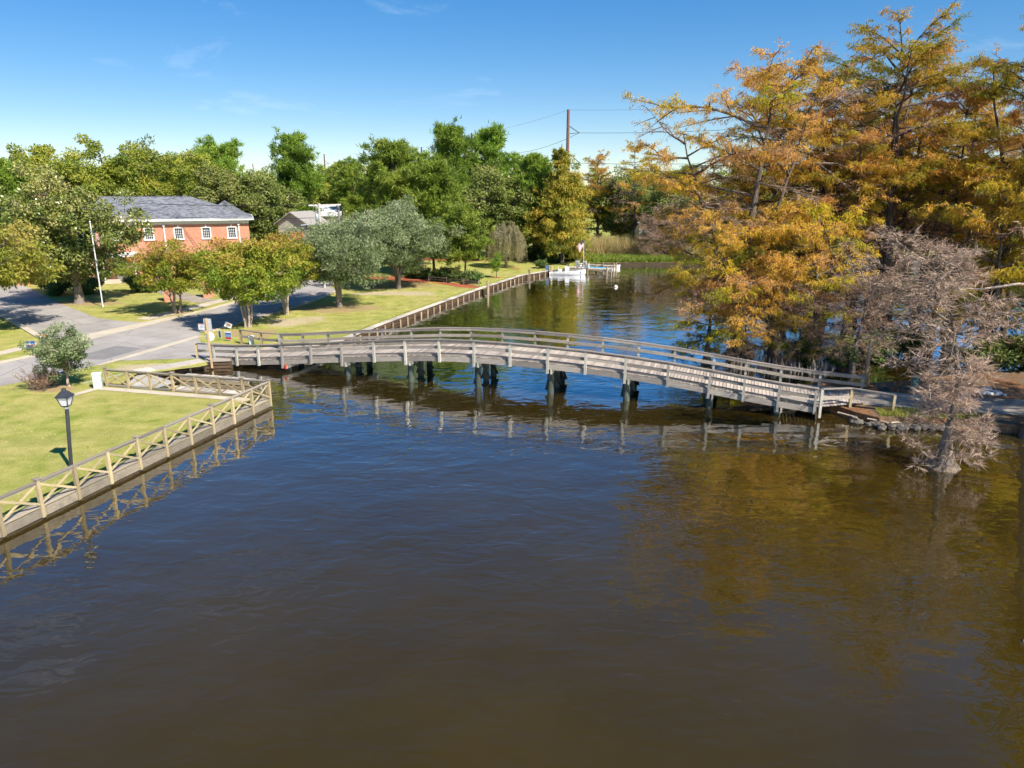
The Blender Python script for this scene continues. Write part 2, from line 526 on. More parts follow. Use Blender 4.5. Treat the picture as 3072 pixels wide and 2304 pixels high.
leaf_mat("reed_leaf", [(0.0, (0.30, 0.31, 0.08)), (0.5, (0.56, 0.46, 0.19)), (1.0, (0.72, 0.57, 0.30))], 0.35, 0.7, 0.01, 0.1)
leaf_mat("groundcover_leaf", [(0.0, (0.12, 0.24, 0.03)), (0.6, (0.26, 0.36, 0.05)), (1.0, (0.40, 0.33, 0.09))], 0.35, 0.6, 0.01, 0.1)
leaf_mat("fallen_leaf", [(0.0, (0.30, 0.18, 0.07)), (0.5, (0.5, 0.33, 0.14)), (1.0, (0.62, 0.50, 0.30))], 0.1, 0.8, 0.0, 0.0)
bark("bark_cypress", (0.05, 0.038, 0.028), (0.28, 0.225, 0.175))
bark("bark_bare", (0.15, 0.115, 0.09), (0.42, 0.345, 0.285))
bark("bark_dark", (0.05, 0.042, 0.035), (0.15, 0.125, 0.105))
bark("bark_pine", (0.10, 0.07, 0.055), (0.27, 0.20, 0.16))
bark("bark_pale", (0.32, 0.25, 0.19), (0.56, 0.46, 0.36))
bark("bark_oak", (0.15, 0.125, 0.10), (0.36, 0.31, 0.26))

# ------------------------------------------------------------------ object helpers
WORLD = {}          # object name -> world matrix, so children can be placed in world terms


def link(o, parent=None, mtx=None):
    COL.objects.link(o)
    mtx = mtx or Matrix.Identity(4)
    if parent is not None:
        o.parent = parent
        o.matrix_parent_inverse = WORLD[parent.name].inverted()
    o.matrix_basis = mtx
    WORLD[o.name] = mtx
    return o


def tag(o, label=None, cat=None, group=None, kind=None):
    if label:
        o["label"] = label
    if cat:
        o["category"] = cat
    if group:
        o["group"] = group
    if kind:
        o["kind"] = kind
    return o


def thing(name, loc, label, cat, group=None, rz=0.0, scale=1.0):
    o = bpy.data.objects.new(name, None)
    o.empty_display_size = 0.3
    link(o, None, Matrix.Translation(loc) @ Matrix.Rotation(rz, 4, "Z") @ Matrix.Scale(scale, 4))
    return tag(o, label, cat, group)


UNIT = {}


def unit_mesh(kind, mat):
    key = (kind, mat)
    if key not in UNIT:
        bm = bmesh.new()
        if kind == "box":
            bmesh.ops.create_cube(bm, size=1.0)
        elif kind == "cyl":
            bmesh.ops.create_cone(bm, cap_ends=True, segments=12, radius1=0.5, radius2=0.5, depth=1.0)
            bmesh.ops.rotate(bm, verts=bm.verts, matrix=Matrix.Rotation(R(90), 3, "Y"))
        elif kind == "taper":
            bmesh.ops.create_cone(bm, cap_ends=True, segments=10, radius1=0.5, radius2=0.34, depth=1.0)
            bmesh.ops.rotate(bm, verts=bm.verts, matrix=Matrix.Rotation(R(90), 3, "Y"))
        me = bpy.data.meshes.new(kind + "_" + mat)
        bm.to_mesh(me)
        bm.free()
        if kind != "box":
            for p in me.polygons:
                p.use_smooth = len(p.vertices) == 4
        me.materials.append(MATS[mat])
        UNIT[key] = me
    return UNIT[key]


def bar(name, p0, p1, w, h, mat, parent=None, up=(0, 0, 1), kind="box"):
    """a straight piece from p0 to p1: local X along it, width w sideways, height h along up"""
    p0, p1 = Vector(p0), Vector(p1)
    x = p1 - p0
    L = x.length
    x.normalize()
    up = Vector(up)
    if abs(x.dot(up)) > 0.98:
        up = Vector((0.0, 1.0, 0.0)) if abs(x.y) < 0.9 else Vector((1.0, 0, 0))
    y = up.cross(x).normalized()
    z = x.cross(y)
    M = Matrix((x, y, z)).transposed().to_4x4()
    M = Matrix.Translation((p0 + p1) / 2) @ M @ Matrix.Diagonal((L, w, h, 1))
    o = bpy.data.objects.new(name, unit_mesh(kind, mat))
    return link(o, parent, M)


def raw_mesh(name, V, faces=None, tint=None, smooth=False):
    """fast mesh from numpy: faces = list of (M,k) int arrays"""
    V = np.asarray(V, dtype=np.float32).reshape(-1, 3)
    me = bpy.data.meshes.new(name)
    me.vertices.add(len(V))
    me.vertices.foreach_set("co", V.ravel())
    idx = [np.asarray(f, dtype=np.int32) for f in faces if len(f)]
    loops = np.concatenate([f.ravel() for f in idx])
    tot = np.concatenate([np.full(len(f), f.shape[1], dtype=np.int32) for f in idx])
    start = np.concatenate([[0], np.cumsum(tot)[:-1]]).astype(np.int32)
    me.loops.add(len(loops))
    me.loops.foreach_set("vertex_index", loops)
    me.polygons.add(len(tot))
    me.polygons.foreach_set("loop_start", start)
    if smooth:
        me.polygons.foreach_set("use_smooth", np.ones(len(tot), dtype=bool))
    me.update(calc_edges=True)
    if tint is not None:
        a = me.attributes.new("tint", "FLOAT", "POINT")
        a.data.foreach_set("value", np.clip(np.asarray(tint, dtype=np.float32), 0, 1))
    return me


def part(name, verts, faces, mat, parent=None, loc=None, smooth=False):
    """small hand-made mesh in world coordinates"""
    loc = Vector(loc) if loc is not None else (WORLD[parent.name].translation if parent else Vector((0, 0, 0)))
    me = bpy.data.meshes.new(name)
    me.from_pydata([tuple(Vector(v) - loc) for v in verts], [], faces)
    me.update()
    if smooth:
        for p in me.polygons:
            p.use_smooth = True
    me.materials.append(MATS[mat])
    o = bpy.data.objects.new(name, me)
    return link(o, parent, Matrix.Translation(loc))


def prism(name, poly, z0, z1, mat, parent=None, kind=None):
    """flat polygon with thickness; its triangulated top can be concave"""
    bm = bmesh.new()
    vs = [bm.verts.new((x, y, z1)) for x, y in poly]
    f = bm.faces.new(vs)
    if f.normal.z < 0 or f.calc_area() == 0:
        f.normal_update()
    bm.normal_update()
    if f.normal.z < 0:
        f.normal_flip()
    if z0 is not None and z0 < z1:
        ex = bmesh.ops.extrude_face_region(bm, geom=[f])
        for v in ex["geom"]:
            if isinstance(v, bmesh.types.BMVert):
                v.co.z = z0
    bmesh.ops.recalc_face_normals(bm, faces=bm.faces)
    bmesh.ops.triangulate(bm, faces=bm.faces)
    me = bpy.data.meshes.new(name)
    bm.to_mesh(me)
    bm.free()
    me.materials.append(MATS[mat])
    o = bpy.data.objects.new(name, me)
    link(o, parent)
    if kind:
        o["kind"] = kind
    return o


def smooth_line(pts, n=8):
    """Catmull-Rom through pts"""
    P = [np.array(p, float) for p in pts]
    P = [2 * P[0] - P[1]] + P + [2 * P[-1] - P[-2]]
    out = []
    for i in range(1, len(P) - 2):
        for k in range(n):
            t = k / n
            a, b, c, d = P[i - 1], P[i], P[i + 1], P[i + 2]
            out.append(0.5 * ((2 * b) + (c - a) * t + (2 * a - 5 * b + 4 * c - d) * t ** 2 + (3 * b - a - 3 * c + d) * t ** 3))
    out.append(P[-2])
    return [tuple(q) for q in out]


def tube_mesh(name, pts, rad, mat, parent=None, sides=6, loc=None):
    V, F = tube(np.array(pts, float), np.array(rad, float) if np.ndim(rad) else np.full(len(pts), rad), sides)
    loc = Vector(loc) if loc is not None else (WORLD[parent.name].translation if parent else Vector((0, 0, 0)))
    me = raw_mesh(name, V - np.array(loc), [F], smooth=True)
    me.materials.append(MATS[mat])
    o = bpy.data.objects.new(name, me)
    return link(o, parent, Matrix.Translation(loc))


def tube(P, rad, sides=6, flute=None):
    P = np.asarray(P, float)
    n = len(P)
    T = np.gradient(P, axis=0)
    T /= np.linalg.norm(T, axis=1)[:, None] + 1e-9
    ref = np.array([0.0, 0, 1]) if abs(T[0, 2]) < 0.9 else np.array([1.0, 0, 0])
    X = np.cross(T, ref)
    X /= np.linalg.norm(X, axis=1)[:, None] + 1e-9
    Y = np.cross(T, X)
    a = np.linspace(0, 2 * np.pi, sides, endpoint=False)
    rr = np.asarray(rad)[:, None] * np.ones(sides)[None]
    if flute is not None:
        rr = rr * (1 + flute[:, None] * np.cos(a * flute_n)[None])
    V = P[:, None] + rr[..., None] * (np.cos(a)[None, :, None] * X[:, None] + np.sin(a)[None, :, None] * Y[:, None])
    i = np.arange(n - 1)[:, None] * sides
    j = np.arange(sides)[None]
    k = (j + 1) % sides
    F = np.stack([i + j, i + k, i + sides + k, i + sides + j], -1).reshape(-1, 4)
    return V.reshape(-1, 3), F


flute_n = 6
LAND = 0.5

# ------------------------------------------------------------------ the setting: water and land
def flat(name, x0, y0, x1, y1, z, mat):
    o = part(name, [(x0, y0, z), (x1, y0, z), (x1, y1, z), (x0, y1, z)], [(0, 1, 2, 3)], mat)
    o["kind"] = "structure"
    return o


flat("river_water", -400, -300, 500, 330, 0.0, "river_water")
flat("river_bed", -3000, -300, 3000, 4000, -2.2, "river_mud")

shore_main = [(-30, -40), (-25.2, 0), (-18.25, 24.1), (-13.86, 39.2),
              (-14.1, 39.45), (-19.5, 40.85), (-24.1, 42.05), (-24.4, 45.2), (-21.3, 48.3), (-19.6, 48.6),
              (-18.6, 52.3), (-15.6, 52.9), (-13.5, 55.0), (-11.35, 62.2), (-7.6, 73.2), (-3.5, 84.7), (1.2, 96.6), (5.3, 102.3),
              (8.5, 106.5), (11.0, 111.8), (15.5, 113.6), (23.5, 113.8), (31, 113), (45, 116), (70, 124), (120, 134), (260, 150), (2500, 260),
              (2500, 3500), (-2500, 3500), (-2500, -40)]
_lawn = prism("lawn", shore_main, -1.6, LAND, "lawn_grass", kind="structure")
_lawn.data.materials.append(MATS["river_mud"])
for _p in _lawn.data.polygons:
    _p.material_index = 0 if _p.normal.z > 0.5 else 1

shore_bank = [(16.9, 39.9), (17.7, 38.9), (18.6, 37.0), (19.4, 36.0), (20.7, 36.3), (22.3, 36.0), (24.4, 35.6), (25.7, 34.9), (29, 34.0),
              (36, 32.0), (48, 28), (90, 20), (90, 46), (60, 48.5), (45, 47.5), (36, 46.6), (30, 45.4), (26, 43.9), (22.6, 42.9), (19.5, 42.9), (17.4, 42.2)]
prism("river_bank", shore_bank, -1.6, LAND, "pine_straw", kind="structure")
path_c = [(17.0, 41.0), (19.5, 40.1), (22, 39.3), (25, 38.4), (29, 37.7), (36, 36.6), (50, 34.0)]
path_w = [1.75, 1.7, 1.55, 1.5, 1.55, 1.7, 2.0]


def ribbon(name, centre, width, z, mat, n=8, kind="structure"):
    c = np.array(smooth_line(centre, n))
    w = np.interp(np.linspace(0, 1, len(c)), np.linspace(0, 1, len(width)), width) if np.ndim(width) else np.full(len(c), width)
    t = np.gradient(c, axis=0)
    t /= np.linalg.norm(t, axis=1)[:, None]
    nrm = np.stack([-t[:, 1], t[:, 0]], 1)
    l, r = c + nrm * w[:, None], c - nrm * w[:, None]
    V = [(x, y, z) for x, y in l] + [(x, y, z) for x, y in r]
    k = len(c)
    o = part(name, V, [(i + k, i + k + 1, i + 1, i) for i in range(k - 1)], mat)
    o["kind"] = kind
    return o


ribbon("gravel_path", path_c, path_w, LAND + 0.012, "path_gravel")

# road: left edge and right edge measured separately
road_l = [(-60, 20), (-44, 35), (-35.1, 47.9), (-34.3, 51.3), (-32.9, 57.5), (-31.2, 63.2), (-29.2, 71.1), (-26.9, 82.5), (-26.3, 95.0), (-27.5, 120), (-32, 170)]
road_r = [(-53, 14), (-38, 32), (-31.2, 42.1), (-28.3, 47.3), (-27.3, 50.0), (-25.6, 57.0), (-23.2, 66.0), (-21.0, 75.0), (-20.2, 89.0), (-20.9, 115), (-25, 170)]


def strip(name, a, b, z, mat, n=6):
    a, b = smooth_line(a, n), smooth_line(b, n)
    V = [(x, y, z) for x, y in a] + [(x, y, z) for x, y in b]
    k = len(a)
    o = part(name, V, [(i + k, i + k + 1, i + 1, i) for i in range(k - 1)], mat)
    o["kind"] = "structure"
    return o


strip("road", road_l, road_r, LAND + 0.006, "asphalt")
# driveway into the hall's car park, its pale concrete apron and the bridge approach
prism("driveway", [(-35.15, 57.6), (-31.6, 62.7), (-35.0, 63.6), (-38.3, 65.3), (-42.2, 69.2), (-46.7, 73.6), (-60, 88), (-75, 88), (-60, 77), (-48.8, 67.6), (-38.2, 57.0), (-35.8, 55.0)], None, LAND + 0.010, "asphalt", kind="structure")
prism("driveway_apron", [(-34.25, 53.3), (-33.75, 54.3), (-32.85, 57.6), (-31.25, 63.1), (-30.2, 67.2), (-31.6, 66.2), (-32.9, 63.0), (-34.2, 59.5), (-35.6, 56.3)], None, LAND + 0.016, "concrete_pale", kind="structure")
prism("bridge_approach", [(-27.9, 48.6), (-22.4, 49.3), (-20.0, 48.75), (-18.9, 52.2), (-22.3, 54.1), (-24.2, 54.6), (-25.5, 57.2), (-26.2, 55.4)], None, LAND + 0.011, "asphalt", kind="structure")
prism("gutter", [(-28.4, 47.2), (-27.9, 47.3), (-26.4, 51.8), (-24.9, 57.3), (-25.6, 57.2), (-27.2, 51.5)], None, LAND + 0.016, "concrete_pale", kind="structure")


prism("road_patch", [(-31.3, 49.3), (-28.6, 48.9), (-27.7, 52.6), (-30.2, 53.4)], None, LAND + 0.009, "asphalt_patch", kind="structure")


def kerb(name, pts, w=0.28, h=0.12, mat="concrete_pale"):
    c = np.array(smooth_line(pts, 5))
    t = np.gradient(c, axis=0)
    t /= np.linalg.norm(t, axis=1)[:, None]
    nrm = np.stack([-t[:, 1], t[:, 0]], 1)
    l, r = c + nrm * w / 2, c - nrm * w / 2
    k = len(c)
    V = [(x, y, LAND + h) for x, y in l] + [(x, y, LAND + h) for x, y in r] + [(x, y, LAND - 0.1) for x, y in l] + [(x, y, LAND - 0.1) for x, y in r]
    F = []
    for i in range(k - 1):
        F += [(i + k, i + k + 1, i + 1, i), (i, i + 1, i + 1 + 2 * k, i + 2 * k), (i + k + 1, i + k, i + 3 * k, i + 3 * k + 1)]
    F += [(0, 2 * k, 3 * k, k), (k - 1, 2 * k - 1, 4 * k - 1, 3 * k - 1)]
    o = part(name, V, F, mat)
    o["kind"] = "structure"


kerb("kerb", [(-60.1, 20.1), (-44.1, 35.1), (-35.3, 47.9), (-34.5, 51.3), (-34.3, 53.2)])
kerb("kerb", [(-30.9, 65.6), (-29.4, 71.1), (-27.1, 82.5), (-26.5, 95.0), (-27.7, 120)])
kerb("kerb", [(-36.0, 55.0), (-38.3, 56.9), (-48.9, 67.5), (-60, 77)], 0.5, 0.10)
kerb("kerb", [(-25.3, 58.2), (-23.0, 66.0), (-20.8, 75.0), (-20.0, 89.0), (-20.7, 115)], 0.22, 0.1)
ribbon("sidewalk", [(-60, 26), (-45, 40.5), (-38.3, 49.0), (-36.6, 53.5), (-35.9, 55.3)], 0.6, LAND + 0.013, "concrete_pale")
ribbon("sidewalk", [(-33.6, 64.4), (-32.6, 67.5), (-31.6, 71.5), (-29.4, 82.5), (-28.9, 95.0), (-30, 120)], 0.75, LAND + 0.013, "concrete_pale")
ribbon("brick_walk", [(-31.8, 74.5), (-34.6, 77.0), (-39.0, 81.5), (-43.5, 88.5)], 1.15, LAND + 0.017, "path_gravel")
prism("terrace", [(-56, 86.6), (-35.2, 94.4), (-35.9, 96.2), (-56.7, 88.4)], None, LAND + 0.02, "concrete_pale", kind="structure")
# strip of concrete along the inside of the second fence and a short slab off its end
prism("fence_walk", [(-24.75, 41.9), (-14.9, 39.45), (-15.05, 38.9), (-24.9, 41.3)], None, LAND + 0.02, "concrete_pale", kind="structure")
prism("paving_slab", [(-24.5, 41.9), (-24.85, 41.2), (-25.7, 39.4), (-26.1, 39.65), (-25.3, 41.6)], None, LAND + 0.024, "concrete_pale", kind="structure")
# launching ramp running down into the cove
o = part("boat_ramp", [(-26.6, 42.7, LAND + 0.02), (-20.2, 41.1, -0.35), (-19.6, 44.0, -0.35), (-24.9, 46.0, LAND + 0.02)], [(0, 1, 2, 3)], "concrete_grey")
o["kind"] = "structure"
prism("sand_road", [(10.5, 121.5), (23.5, 120.0), (24.5, 121.2), (17, 123.2), (10.5, 124)], None, LAND + 0.02, "sand_path", kind="structure")


def patch(name, cx, cy, rx, ry, mat, seed=0, z=0.008, rot=0.0, n=40):
    """ground patch that fades into the grass at its rim"""
    rng = random.Random(seed)
    ph = [rng.uniform(0, 6.28) for _ in range(4)]
    V, T = [(cx, cy, LAND + z)], [1.0]
    for ring, tv in ((0.55, 0.75), (0.8, 0.4), (1.0, 0.0)):
        for i in range(n):
            a = 2 * math.pi * i / n
            w = ring * (1 + 0.13 * math.sin(2 * a + ph[0]) + 0.09 * math.sin(3 * a + ph[1]) + 0.05 * math.sin(7 * a + ph[2]))
            x, y = rx * w * math.cos(a), ry * w * math.sin(a)
            V.append((cx + x * math.cos(rot) - y * math.sin(rot), cy + x * math.sin(rot) + y * math.cos(rot), LAND + z))
            T.append(tv)
    tri = np.array([(0, 1 + i, 1 + (i + 1) % n) for i in range(n)])
    quad = np.array([(1 + r * n + i, 1 + (r + 1) * n + i, 1 + (r + 1) * n + (i + 1) % n, 1 + r * n + (i + 1) % n) for r in range(2) for i in range(n)])
    me = raw_mesh(name, np.array(V), [tri, quad], T)
    me.materials.append(MATS[mat])
    o = bpy.data.objects.new(name, me)
    link(o)
    o["kind"] = "structure"


patch("bare_ground", -17.0, 70.0, 5.0, 3.6, "leaf_litter", 1)
patch("bare_ground", -19.5, 63.5, 3.6, 3.0, "bare_soil", 2, 0.0085)
patch("bare_ground", -13.0, 80.5, 6.2, 2.6, "bare_soil", 3, 0.009)
patch("bare_ground", -15.0, 87.0, 6.5, 5.0, "leaf_litter", 4, 0.0095)
patch("bare_ground", -21.8, 58.0, 3.8, 2.4, "leaf_litter", 5, 0.010)
patch("bare_ground", -24.2, 46.8, 3.0, 1.6, "bare_soil", 7, 0.0092, 0.3)
patch("bare_ground", -31.8, 67.7, 1.6, 1.2, "leaf_litter", 8, 0.0094)
patch("bare_ground", -44.0, 73.8, 5.0, 3.0, "leaf_litter", 9, 0.0096)
patch("bare_ground", -27.6, 41.6, 1.9, 1.3, "leaf_litter", 10, 0.0086)
patch("mulch_bed", -13.5, 92.6, 7.0, 2.6, "red_mulch", 11, 0.012, -0.42)
patch("mulch_bed", -6.5, 87.3, 4.4, 1.5, "red_mulch", 12, 0.0125, -0.62)
patch("mulch_bed", -10.0, 118.0, 9.0, 3.0, "red_mulch", 13, 0.011, -0.1)
patch("mulch_bed", 0.5, 104.5, 0.9, 0.7, "red_mulch", 14, 0.011)
patch("mulch_bed", -2.0, 94.6, 0.9, 0.6, "red_mulch", 15, 0.0115)

# ------------------------------------------------------------------ the footbridge
BE = np.array([0.9523, -0.3051])
BN = np.array([0.3051, 0.9523])


def bp(s, c, z):
    q = BE * s + BN * c
    return (float(q[0]), float(q[1]), float(z))


_S = [-36, -34.9, -33, -31.2, -29.3, -27.05, -24.7, -22.3, -20.05, -17.7, -15.4, -13.05, -10.7, -8.4, -6.05, -3.6, -1.3, 0.57, 2.4, 4.3, 7.3]
_Z = [1.56, 1.58, 1.66, 1.80, 1.98, 2.22, 2.47, 2.70, 2.91, 3.07, 3.14, 3.14, 3.09, 3.00, 2.86, 2.66, 2.40, 2.17, 1.97, 1.82, 1.70]


def zr(s):
    return float(np.interp(s, _S, _Z))


def zd(s):
    return zr(s) - 1.07


CN, CF = 40.4, 44.3
bridge = thing("footbridge", bp(-14, 42.3, 0), "long arched wooden bridge with grey plank deck crossing the brown river", "bridge")
near_s = [-34.9, -33, -31.2, -29.3, -27.05, -24.7, -22.3, -20.05, -17.7, -15.4, -13.05, -10.7, -8.4, -6.05, -3.6, -1.3, 0.57, 2.4, 4.3]
far_s = [-32.1, -30.3, -28.2, -26, -23.75, -21.5, -19.35, -17.1, -14.85, -12.6, -10.4, -8.1, -5.85, -3.6, -1.25, 0.65, 2.65, 4.8, 7.1]
bents = [-29.3, -24.7, -20.05, -15.4, -10.7, -6.05, -1.3, 2.4]
rng = random.Random(5)

# deck planks, each one its own board
s = -35.2
while s < 7.0:
    w = 0.185 + rng.uniform(-0.01, 0.01)
    a = CN + 0.12 + rng.uniform(-0.03, 0.03) + max(0.0, s - 4.35) * 0.75
    b2 = CF - 0.12 + rng.uniform(-0.03, 0.03)
    sl = math.atan2(zd(s + w) - zd(s), w)
    upv = Vector((-math.sin(sl) * BE[0], -math.sin(sl) * BE[1], math.cos(sl)))
    zz = zd(s + w / 2) - 0.025 + rng.uniform(-0.004, 0.004)
    bar("deck_plank", bp(s + w / 2, a, zz), bp(s + w / 2, b2, zz), w - 0.012, 0.05, "deck_wood", bridge, upv)
    s += w + 0.012


def rail_run(ss, c, side, posts_low):
    """posts, cap rail, mid rail, curb and edge beam of one side; side = -1 near, +1 far"""
    for i, q in enumerate(ss):
        low = zd(q) - 0.40 - (0.2 if any(abs(q - b) < 0.3 for b in bents) and posts_low else 0)
        lean = rng.uniform(-0.03, 0.03)
        bar("post", bp(q, c + side * 0.06, low), bp(q + lean, c + side * 0.06, zr(q) - 0.045), 0.14, 0.14, "post_wood", bridge, (BN[0], BN[1], 0))
    for i in range(len(ss) - 1):
        a, b = ss[i] , ss[i + 1]
        a2, b2 = a + (0.0 if i else -0.12), b + (0.0 if i < len(ss) - 2 else 0.12)
        g = 0.004
        bar("cap_rail", bp(a2 + g, c + side * 0.05, zr(a2) - 0.02), bp(b2 - g, c + side * 0.05, zr(b2) - 0.02), 0.24, 0.045, "rail_dark_wood", bridge)
        bar("top_rail", bp(a2 + g, c - side * 0.035, zr(a2) - 0.12), bp(b2 - g, c - side * 0.035, zr(b2) - 0.12), 0.045, 0.14, "bridge_wood", bridge)
        dz = rng.uniform(-0.03, 0.03)
        bar("mid_rail", bp(a2 + g, c - side * 0.035, zr(a2) - 0.53 + dz), bp(b2 - g, c - side * 0.035, zr(b2) - 0.53 + dz), 0.045, 0.19, "bridge_wood", bridge)
        bar("edge_beam", bp(a2 + g, c + side * -0.035, zd(a2) - 0.21), bp(b2 - g, c + side * -0.035, zd(b2) - 0.21), 0.07, 0.30, "bridge_wood", bridge)
        bar("kerb_timber", bp(a2 + g, c - side * 0.24, zd(a2) + 0.07), bp(b2 - g, c - side * 0.24, zd(b2) + 0.07), 0.13, 0.13, "bridge_wood", bridge)


rail_run(near_s, CN, -1, True)
rail_run(far_s, CF, 1, False)
for c in (41.3, 42.35, 43.4):
    for i in range(len(bents) - 1):
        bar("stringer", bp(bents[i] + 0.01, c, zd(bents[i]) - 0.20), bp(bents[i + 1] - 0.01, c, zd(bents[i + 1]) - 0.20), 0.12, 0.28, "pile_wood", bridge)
for k, q in enumerate(bents):
    zc = zd(q) - 0.50
    for off in (-0.10, 0.22):
        e = bar("cap_beam", bp(q + off, CN - 0.02, zc), bp(q + off, CF + 0.30, zc), 0.10, 0.30, "post_wood", bridge)
        if k == 0 and off > 0:
            bar("beam_end", bp(q + off + 0.01, CN - 0.10, zc), bp(q + off + 0.01, CN - 0.025, zc), 0.13, 0.31, "beam_red", bridge)
    prs = []
    for c in (40.95, 42.4, 43.85):
        dx = rng.uniform(-0.05, 0.05)
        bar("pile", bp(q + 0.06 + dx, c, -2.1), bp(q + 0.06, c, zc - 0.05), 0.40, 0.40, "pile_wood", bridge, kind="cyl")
        prs.append(c)
    if zc > 0.75:
        for a, b in ((0, 1), (1, 2)):
            bar("cross_brace", bp(q - 0.20, prs[a], 0.2), bp(q - 0.20, prs[b], zc - 0.05), 0.06, 0.19, "pile_wood", bridge, (BE[0], BE[1], 0))
            bar("cross_brace", bp(q + 0.33, prs[b], 0.2), bp(q + 0.33, prs[a], zc - 0.05), 0.06, 0.19, "pile_wood", bridge, (BE[0], BE[1], 0))


def wing(pts, name_post="post"):
    """short splayed rail at a bridge corner; pts carry rail-top heights"""
    for i, (x, y, z) in enumerate(pts):
        bar("post", (x, y, 0.15), (x, y, z - 0.045), 0.14, 0.14, "fence_wood" if i else "post_wood", bridge)
    for (a, b) in zip(pts[:-1], pts[1:]):
        bar("cap_rail", (a[0], a[1], a[2] - 0.02), (b[0], b[1], b[2] - 0.02), 0.2, 0.045, "rail_dark_wood", bridge)
        bar("mid_rail", (a[0], a[1], a[2] - 0.53), (b[0], b[1], b[2] - 0.53), 0.045, 0.18, "bridge_wood", bridge)


_f = bp(-32.1, CF, 0)
wing([(_f[0] - 0.16, _f[1] + 0.02, zr(-32.1)), (-18.9, 53.0, 1.62), (-20.9, 54.2, 1.62)])
_f = bp(-34.9, CN, 0)
wing([(_f[0] - 0.18, _f[1] + 0.16, 1.57), (-22.3, 49.5, 1.55)])
_f = bp(4.3, CN, 0)
wing([(_f[0] + 0.25, _f[1] - 0.1, 1.80), (18.65, 37.85, 1.62), (20.55, 36.95, 1.5)])
# abutment boards under both ends
for i in range(4):
    bar("abutment_board", bp(-33.6, 40.3, 0.02 + 0.12 * i), bp(-33.4, 44.6, 0.02 + 0.12 * i), 0.06, 0.115, "bulkhead_wood", bridge)
for i in range(4):
    bar("abutment_board", bp(4.4, 40.2, 0.02 + 0.14 * i), bp(4.6, 44.6, 0.02 + 0.14 * i), 0.06, 0.13, "bulkhead_wood", bridge)
# loose boards patched over the right end of the near rail
bar("patch_board", bp(2.5, CN + 0.06, zd(2.5) + 0.30), bp(4.3, CN + 0.06, zd(4.3) + 0.22), 0.04, 0.16, "deck_wood", bridge)

# ------------------------------------------------------------------ fences with crossed braces
def x_fence(root, pts, caps, low=True, bottom_rail=True):
    """pts: post positions (x, y); rail top at 1.6"""
    for i, (x, y) in enumerate(pts):
        top = 1.66 if i in caps else 1.56
        post = bar("post", (x, y, 0.12 if low else LAND), (x, y, top), 0.135, 0.135, "fence_wood", root, (pts[1][0] - pts[0][0], pts[1][1] - pts[0][1], 0))
        if i in caps:
            bar("post_cap", (x, y, top), (x, y, top + 0.05), 0.23, 0.23, "fence_rail_wood", root, (pts[1][0] - pts[0][0], pts[1][1] - pts[0][1], 0))
    for i in range(len(pts) - 1):
        (x0, y0), (x1, y1) = pts[i], pts[i + 1]
        d = np.array([x1 - x0, y1 - y0])
        L = np.linalg.norm(d)
        d /= L
        q = lambda t, z: (x0 + d[0] * t, y0 + d[1] * t, z)
        a0, a1 = 0.075, L - 0.075
        bar("top_rail", q(0.072 if i in caps else 0.0, 1.585), q(L - (0.072 if i + 1 in caps else 0.0), 1.585), 0.15, 0.05, "fence_rail_wood", root)
        bar("under_rail", q(a0, 1.51), q(a1, 1.51), 0.04, 0.09, "fence_rail_wood", root)
        nx, ny = -d[1] * 0.022, d[0] * 0.022
        A, B = q(a0, 0.68), q(a1, 1.45)
        bar("brace", (A[0] + nx, A[1] + ny, A[2]), (B[0] + nx, B[1] + ny, B[2]), 0.04, 0.085, "fence_wood", root)
        A, B = q(a0, 1.45), q(a1, 0.68)
        bar("brace", (A[0] - nx, A[1] - ny, A[2]), (B[0] - nx, B[1] - ny, B[2]), 0.04, 0.085, "fence_wood", root)
        if bottom_rail:
            bar("bottom_rail", q(a0, 0.61), q(a1, 0.61), 0.05, 0.10, "fence_rail_wood", root)


c0 = np.array([-13.82, 39.26])
fd = np.array([-4.37, -15.13]) / 9.6
fence_pts = [tuple(c0 + fd * i) for i in range(19)]
fence = thing("waterside_fence", (fence_pts[5][0], fence_pts[5][1], 0.1), "tan wooden fence with crossed braces running along the lawn's water edge past the lamp", "fence")
x_fence(fence, fence_pts, {0, 3, 6, 9, 12, 15, 18}, bottom_rail=False)
fn = np.array([fd[1], -fd[0]]) / np.linalg.norm(fd)          # towards the lawn (negative x)
if fn[0] > 0:
    fn = -fn
for i in range(18):
    a, b = np.array(fence_pts[i]), np.array(fence_pts[i + 1])
    t = (b - a) / np.linalg.norm(b - a)
    a2, b2 = a + t * 0.075, b - t * 0.075
    bar("fascia_board", (a2[0], a2[1], 0.315), (b2[0], b2[1], 0.315), 0.05, 0.35, "fascia_wood", fence)
    for k in range(3):
        o1 = fn * (0.13 + 0.165 * k)
        bar("edge_board", (a[0] + o1[0], a[1] + o1[1], LAND + 0.03), (b[0] + o1[0] - t[0] * 0.01, b[1] + o1[1] - t[1] * 0.01, LAND + 0.03), 0.155, 0.045, "fence_rail_wood", fence)
fence2_pts = [(-13.98 - 1.525 * i, 39.38 + 0.385 * i) for i in range(8)]
fence2 = thing("cove_fence", (-19, 40.6, LAND), "tan wooden fence with crossed braces beside the small cove, ending at a utility cabinet", "fence")
x_fence(fence2, fence2_pts[0:1] + fence2_pts[1:], {1, 4, 7}, low=False)

